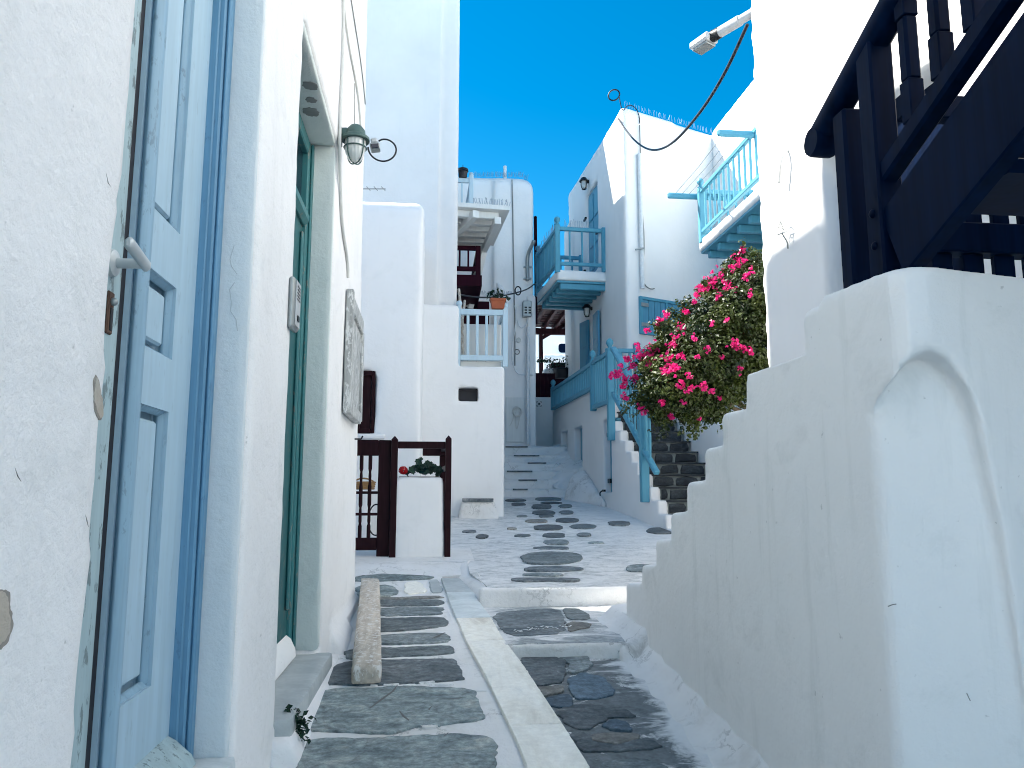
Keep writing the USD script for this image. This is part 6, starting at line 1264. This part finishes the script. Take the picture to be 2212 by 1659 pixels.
# unseen house added beyond the yard, sized to cut the sun
nh = thing('yard_house', 'unseen white house added across the yard to shade the alley', 'house', (-4, 7, 0.5))
put('wall', soft(box(-6.0, -2.6, 5.0, 6.74, 0.2, 7.9), 0.12, 2, 0.006), WHITE, nh, smooth=50)

# ------------------------------------------------------------------ bougainvillea
bgv = thing('bougainvillea', 'bushy bougainvillea with magenta blossoms beside the right house', 'bush', (2.3, 6.0, 0.6))
br = np.random.default_rng(21)
YBG = 6.0
Bq_ = lambda x, y, Y=YBG: onY(x, y, Y)
from shapely.geometry import Polygon, Point
outline = Polygon([(1602, 540), (1640, 545), (1720, 600), (1740, 800), (1650, 860), (1600, 870), (1575, 890), (1560, 905), (1500, 915), (1440, 915), (1395, 895), (1360, 850), (1385, 800), (1400, 770), (1430, 740), (1425, 700), (1455, 680), (1500, 650), (1525, 610), (1560, 590)])
cl_ = []
while len(cl_) < 300:
    x, y = br.uniform(1350, 1750), br.uniform(530, 910)
    if outline.contains(Point(x, y)):
        d = outline.exterior.distance(Point(x, y)); depth = 0.42 * min(1, d / 70)
        s = br.choice([-1, -1, -1, 1]); cl_.append((x, y, YBG + s * depth * br.uniform(0.5, 1.0), 0.05 + 0.055 * min(1, d / 50)))
P_, N_ = [], []
for (x, y, Y, r_) in cl_:
    c = Bq_(x, y, Y); n_ = int(200 * (r_ / 0.1) ** 2) + 24
    v = br.normal(size=(n_, 3)); v /= np.linalg.norm(v, axis=1, keepdims=True); rad = r_ * 1.35 * br.uniform(0.35, 1.0, (n_, 1)) ** 0.5
    P_.append(c + v * rad * [1.1, 1.0, 0.85]); nn = v + [0, -0.15, 0.55] + br.normal(0, 0.45, (n_, 3)); N_.append(nn / np.linalg.norm(nn, axis=1, keepdims=True))
# loose sprays that reach out of the bush
for k in range(60):
    p = outline.exterior.interpolate(br.uniform(0, 1), normalized=True)
    if p.x > 1640: continue
    dx, dy = p.x - 1540, p.y - 740; l_ = math.hypot(dx, dy); L_s = br.uniform(8, 34); Y0 = YBG + br.uniform(-0.25, 0.1)
    for t in np.linspace(-0.5, 1, 9):
        c = Bq_(p.x + dx / l_ * L_s * t + br.normal(0, 1.5), p.y + dy / l_ * L_s * t + 7 * max(t, 0) ** 2 + br.normal(0, 1.5), Y0); v = br.normal(size=(4, 3)); nn = v * 0.6 + [0, -0.2, 0.6]
        P_.append(c + v * 0.013); N_.append(nn / np.linalg.norm(nn, axis=1, keepdims=True))
P_, N_ = np.vstack(P_), np.vstack(N_)
put('leaves', leaf_cloud(P_, N_, 0.036, br), LEAF_BUSH, bgv, smooth=False, kind='stuff')
FLW = [(1603, 540, 9, 8), (1592, 555, 12, 5), (1605, 566, 10, 6), (1585, 578, 9, 7), (1560, 592, 16, 10), (1545, 605, 18, 12), (1530, 615, 16, 9), (1568, 612, 14, 8), (1515, 625, 11, 8), (1505, 640, 10, 6), (1497, 650, 8, 4), (1620, 585, 10, 4), (1608, 600, 8, 3), (1583, 625, 8, 3),
 (1552, 640, 9, 3), (1440, 680, 10, 5), (1425, 692, 9, 5), (1470, 705, 12, 6), (1455, 725, 10, 4), (1480, 672, 8, 4), (1500, 730, 8, 3), (1470, 770, 9, 4), (1455, 790, 16, 10), (1440, 770, 16, 8), (1435, 800, 14, 9), (1410, 752, 16, 9), (1395, 765, 16, 9), (1380, 770, 18, 11), (1400, 785, 18, 10), (1365, 790, 12, 6), (1450, 745, 12, 6),
 (1355, 775, 8, 5), (1335, 808, 11, 9), (1322, 812, 7, 5), (1350, 822, 12, 6), (1372, 815, 12, 6), (1345, 835, 8, 4), (1590, 745, 14, 7), (1605, 752, 10, 5), (1620, 760, 8, 4), (1560, 770, 6, 2), (1528, 755, 8, 3), (1505, 770, 6, 2), (1600, 800, 8, 3), (1470, 830, 10, 5), (1490, 842, 10, 5), (1500, 835, 8, 3), (1520, 835, 12, 6), (1538, 842, 10, 4),
 (1350, 858, 8, 5), (1430, 870, 7, 3), (1475, 870, 8, 3), (1385, 880, 8, 4), (1392, 892, 7, 3), (1450, 900, 6, 3), (1510, 905, 6, 3), (1380, 745, 8, 4), (1535, 700, 7, 2), (1570, 690, 7, 2), (1620, 640, 9, 3), (1488, 810, 9, 3), (1555, 860, 6, 2), (1400, 715, 7, 3), (1340, 790, 6, 2)]
FP_, FN = [], []
for (x, y, s, nb) in FLW:
    for _ in range(int(nb * br.uniform(1.4, 3.4))):
        xx, yy = x + br.normal(0, s * 0.45), y + br.normal(0, s * 0.42)
        d = outline.exterior.distance(Point(xx, yy)) if outline.contains(Point(xx, yy)) else 0
        c = Bq_(xx, yy, YBG - 0.10 - 0.44 * min(1, d / 70) + br.normal(0, 0.02))
        for k in range(4):
            v = br.normal(size=3); v /= np.linalg.norm(v); FP_.append(c + v * 0.008); w_ = v + [0, -0.3, 0.4]; FN.append(w_ / np.linalg.norm(w_))
put('blossoms', leaf_cloud(np.array(FP_), np.array(FN), 0.024, br, fold=0.5, asp=0.95), PETAL, bgv, smooth=False, kind='stuff')
trk = spline([(2.95, 6.0, 0.55), (2.9, 6.02, 1.0), (2.82, 6.05, 1.5), (2.7, 6.05, 2.1), (2.5, 6.0, 2.6)], 24)
put('trunk', tube(trk, np.linspace(0.05, 0.02, 24), 9), BARK, bgv, smooth=True)
for k, (x, y) in enumerate([(1600, 560), (1530, 640), (1440, 720), (1380, 790), (1400, 840), (1480, 880), (1560, 800), (1640, 700)]):
    s = trk[8 + k]; e = Bq_(x, y); put('branch', tube(spline([s, (s + e) / 2 + (0, 0, 0.08), e], 12), np.linspace(0.018, 0.005, 12), 6), BARK, bgv, smooth=True)
for k, (x, y) in enumerate([(1400, 765), (1345, 800), (1372, 835)]):
    e = Bq_(x, y, YBG - 0.12); s = Bq_(1430, 790); put('branch', tube(spline([s, (s + e) / 2 + (0, 0, 0.04), e], 10), 0.004, 5), BARK, bgv, smooth=True)
# fallen blossoms and leaves on the ground
fb = []
for (x, y, g) in ((1337, 1292, g_plat), (1262, 1408, g_low), (1275, 1405, g_low), (1240, 1412, g_low)):
    c = onG(x, y, g) + (0, 0, 0.012); v = br.normal(0, 0.3, (5, 3)) + [0, 0, 1]; fb.append(leaf_cloud(c + br.normal(0, 0.010, (5, 3)) * [1, 1, 0.2], v / np.linalg.norm(v, axis=1, keepdims=True), 0.03, br))
put('fallen_blossoms', cat_(*fb), PETAL, smooth=False, label='few fallen magenta blossoms on the lane', cat='blossoms', kind='stuff')
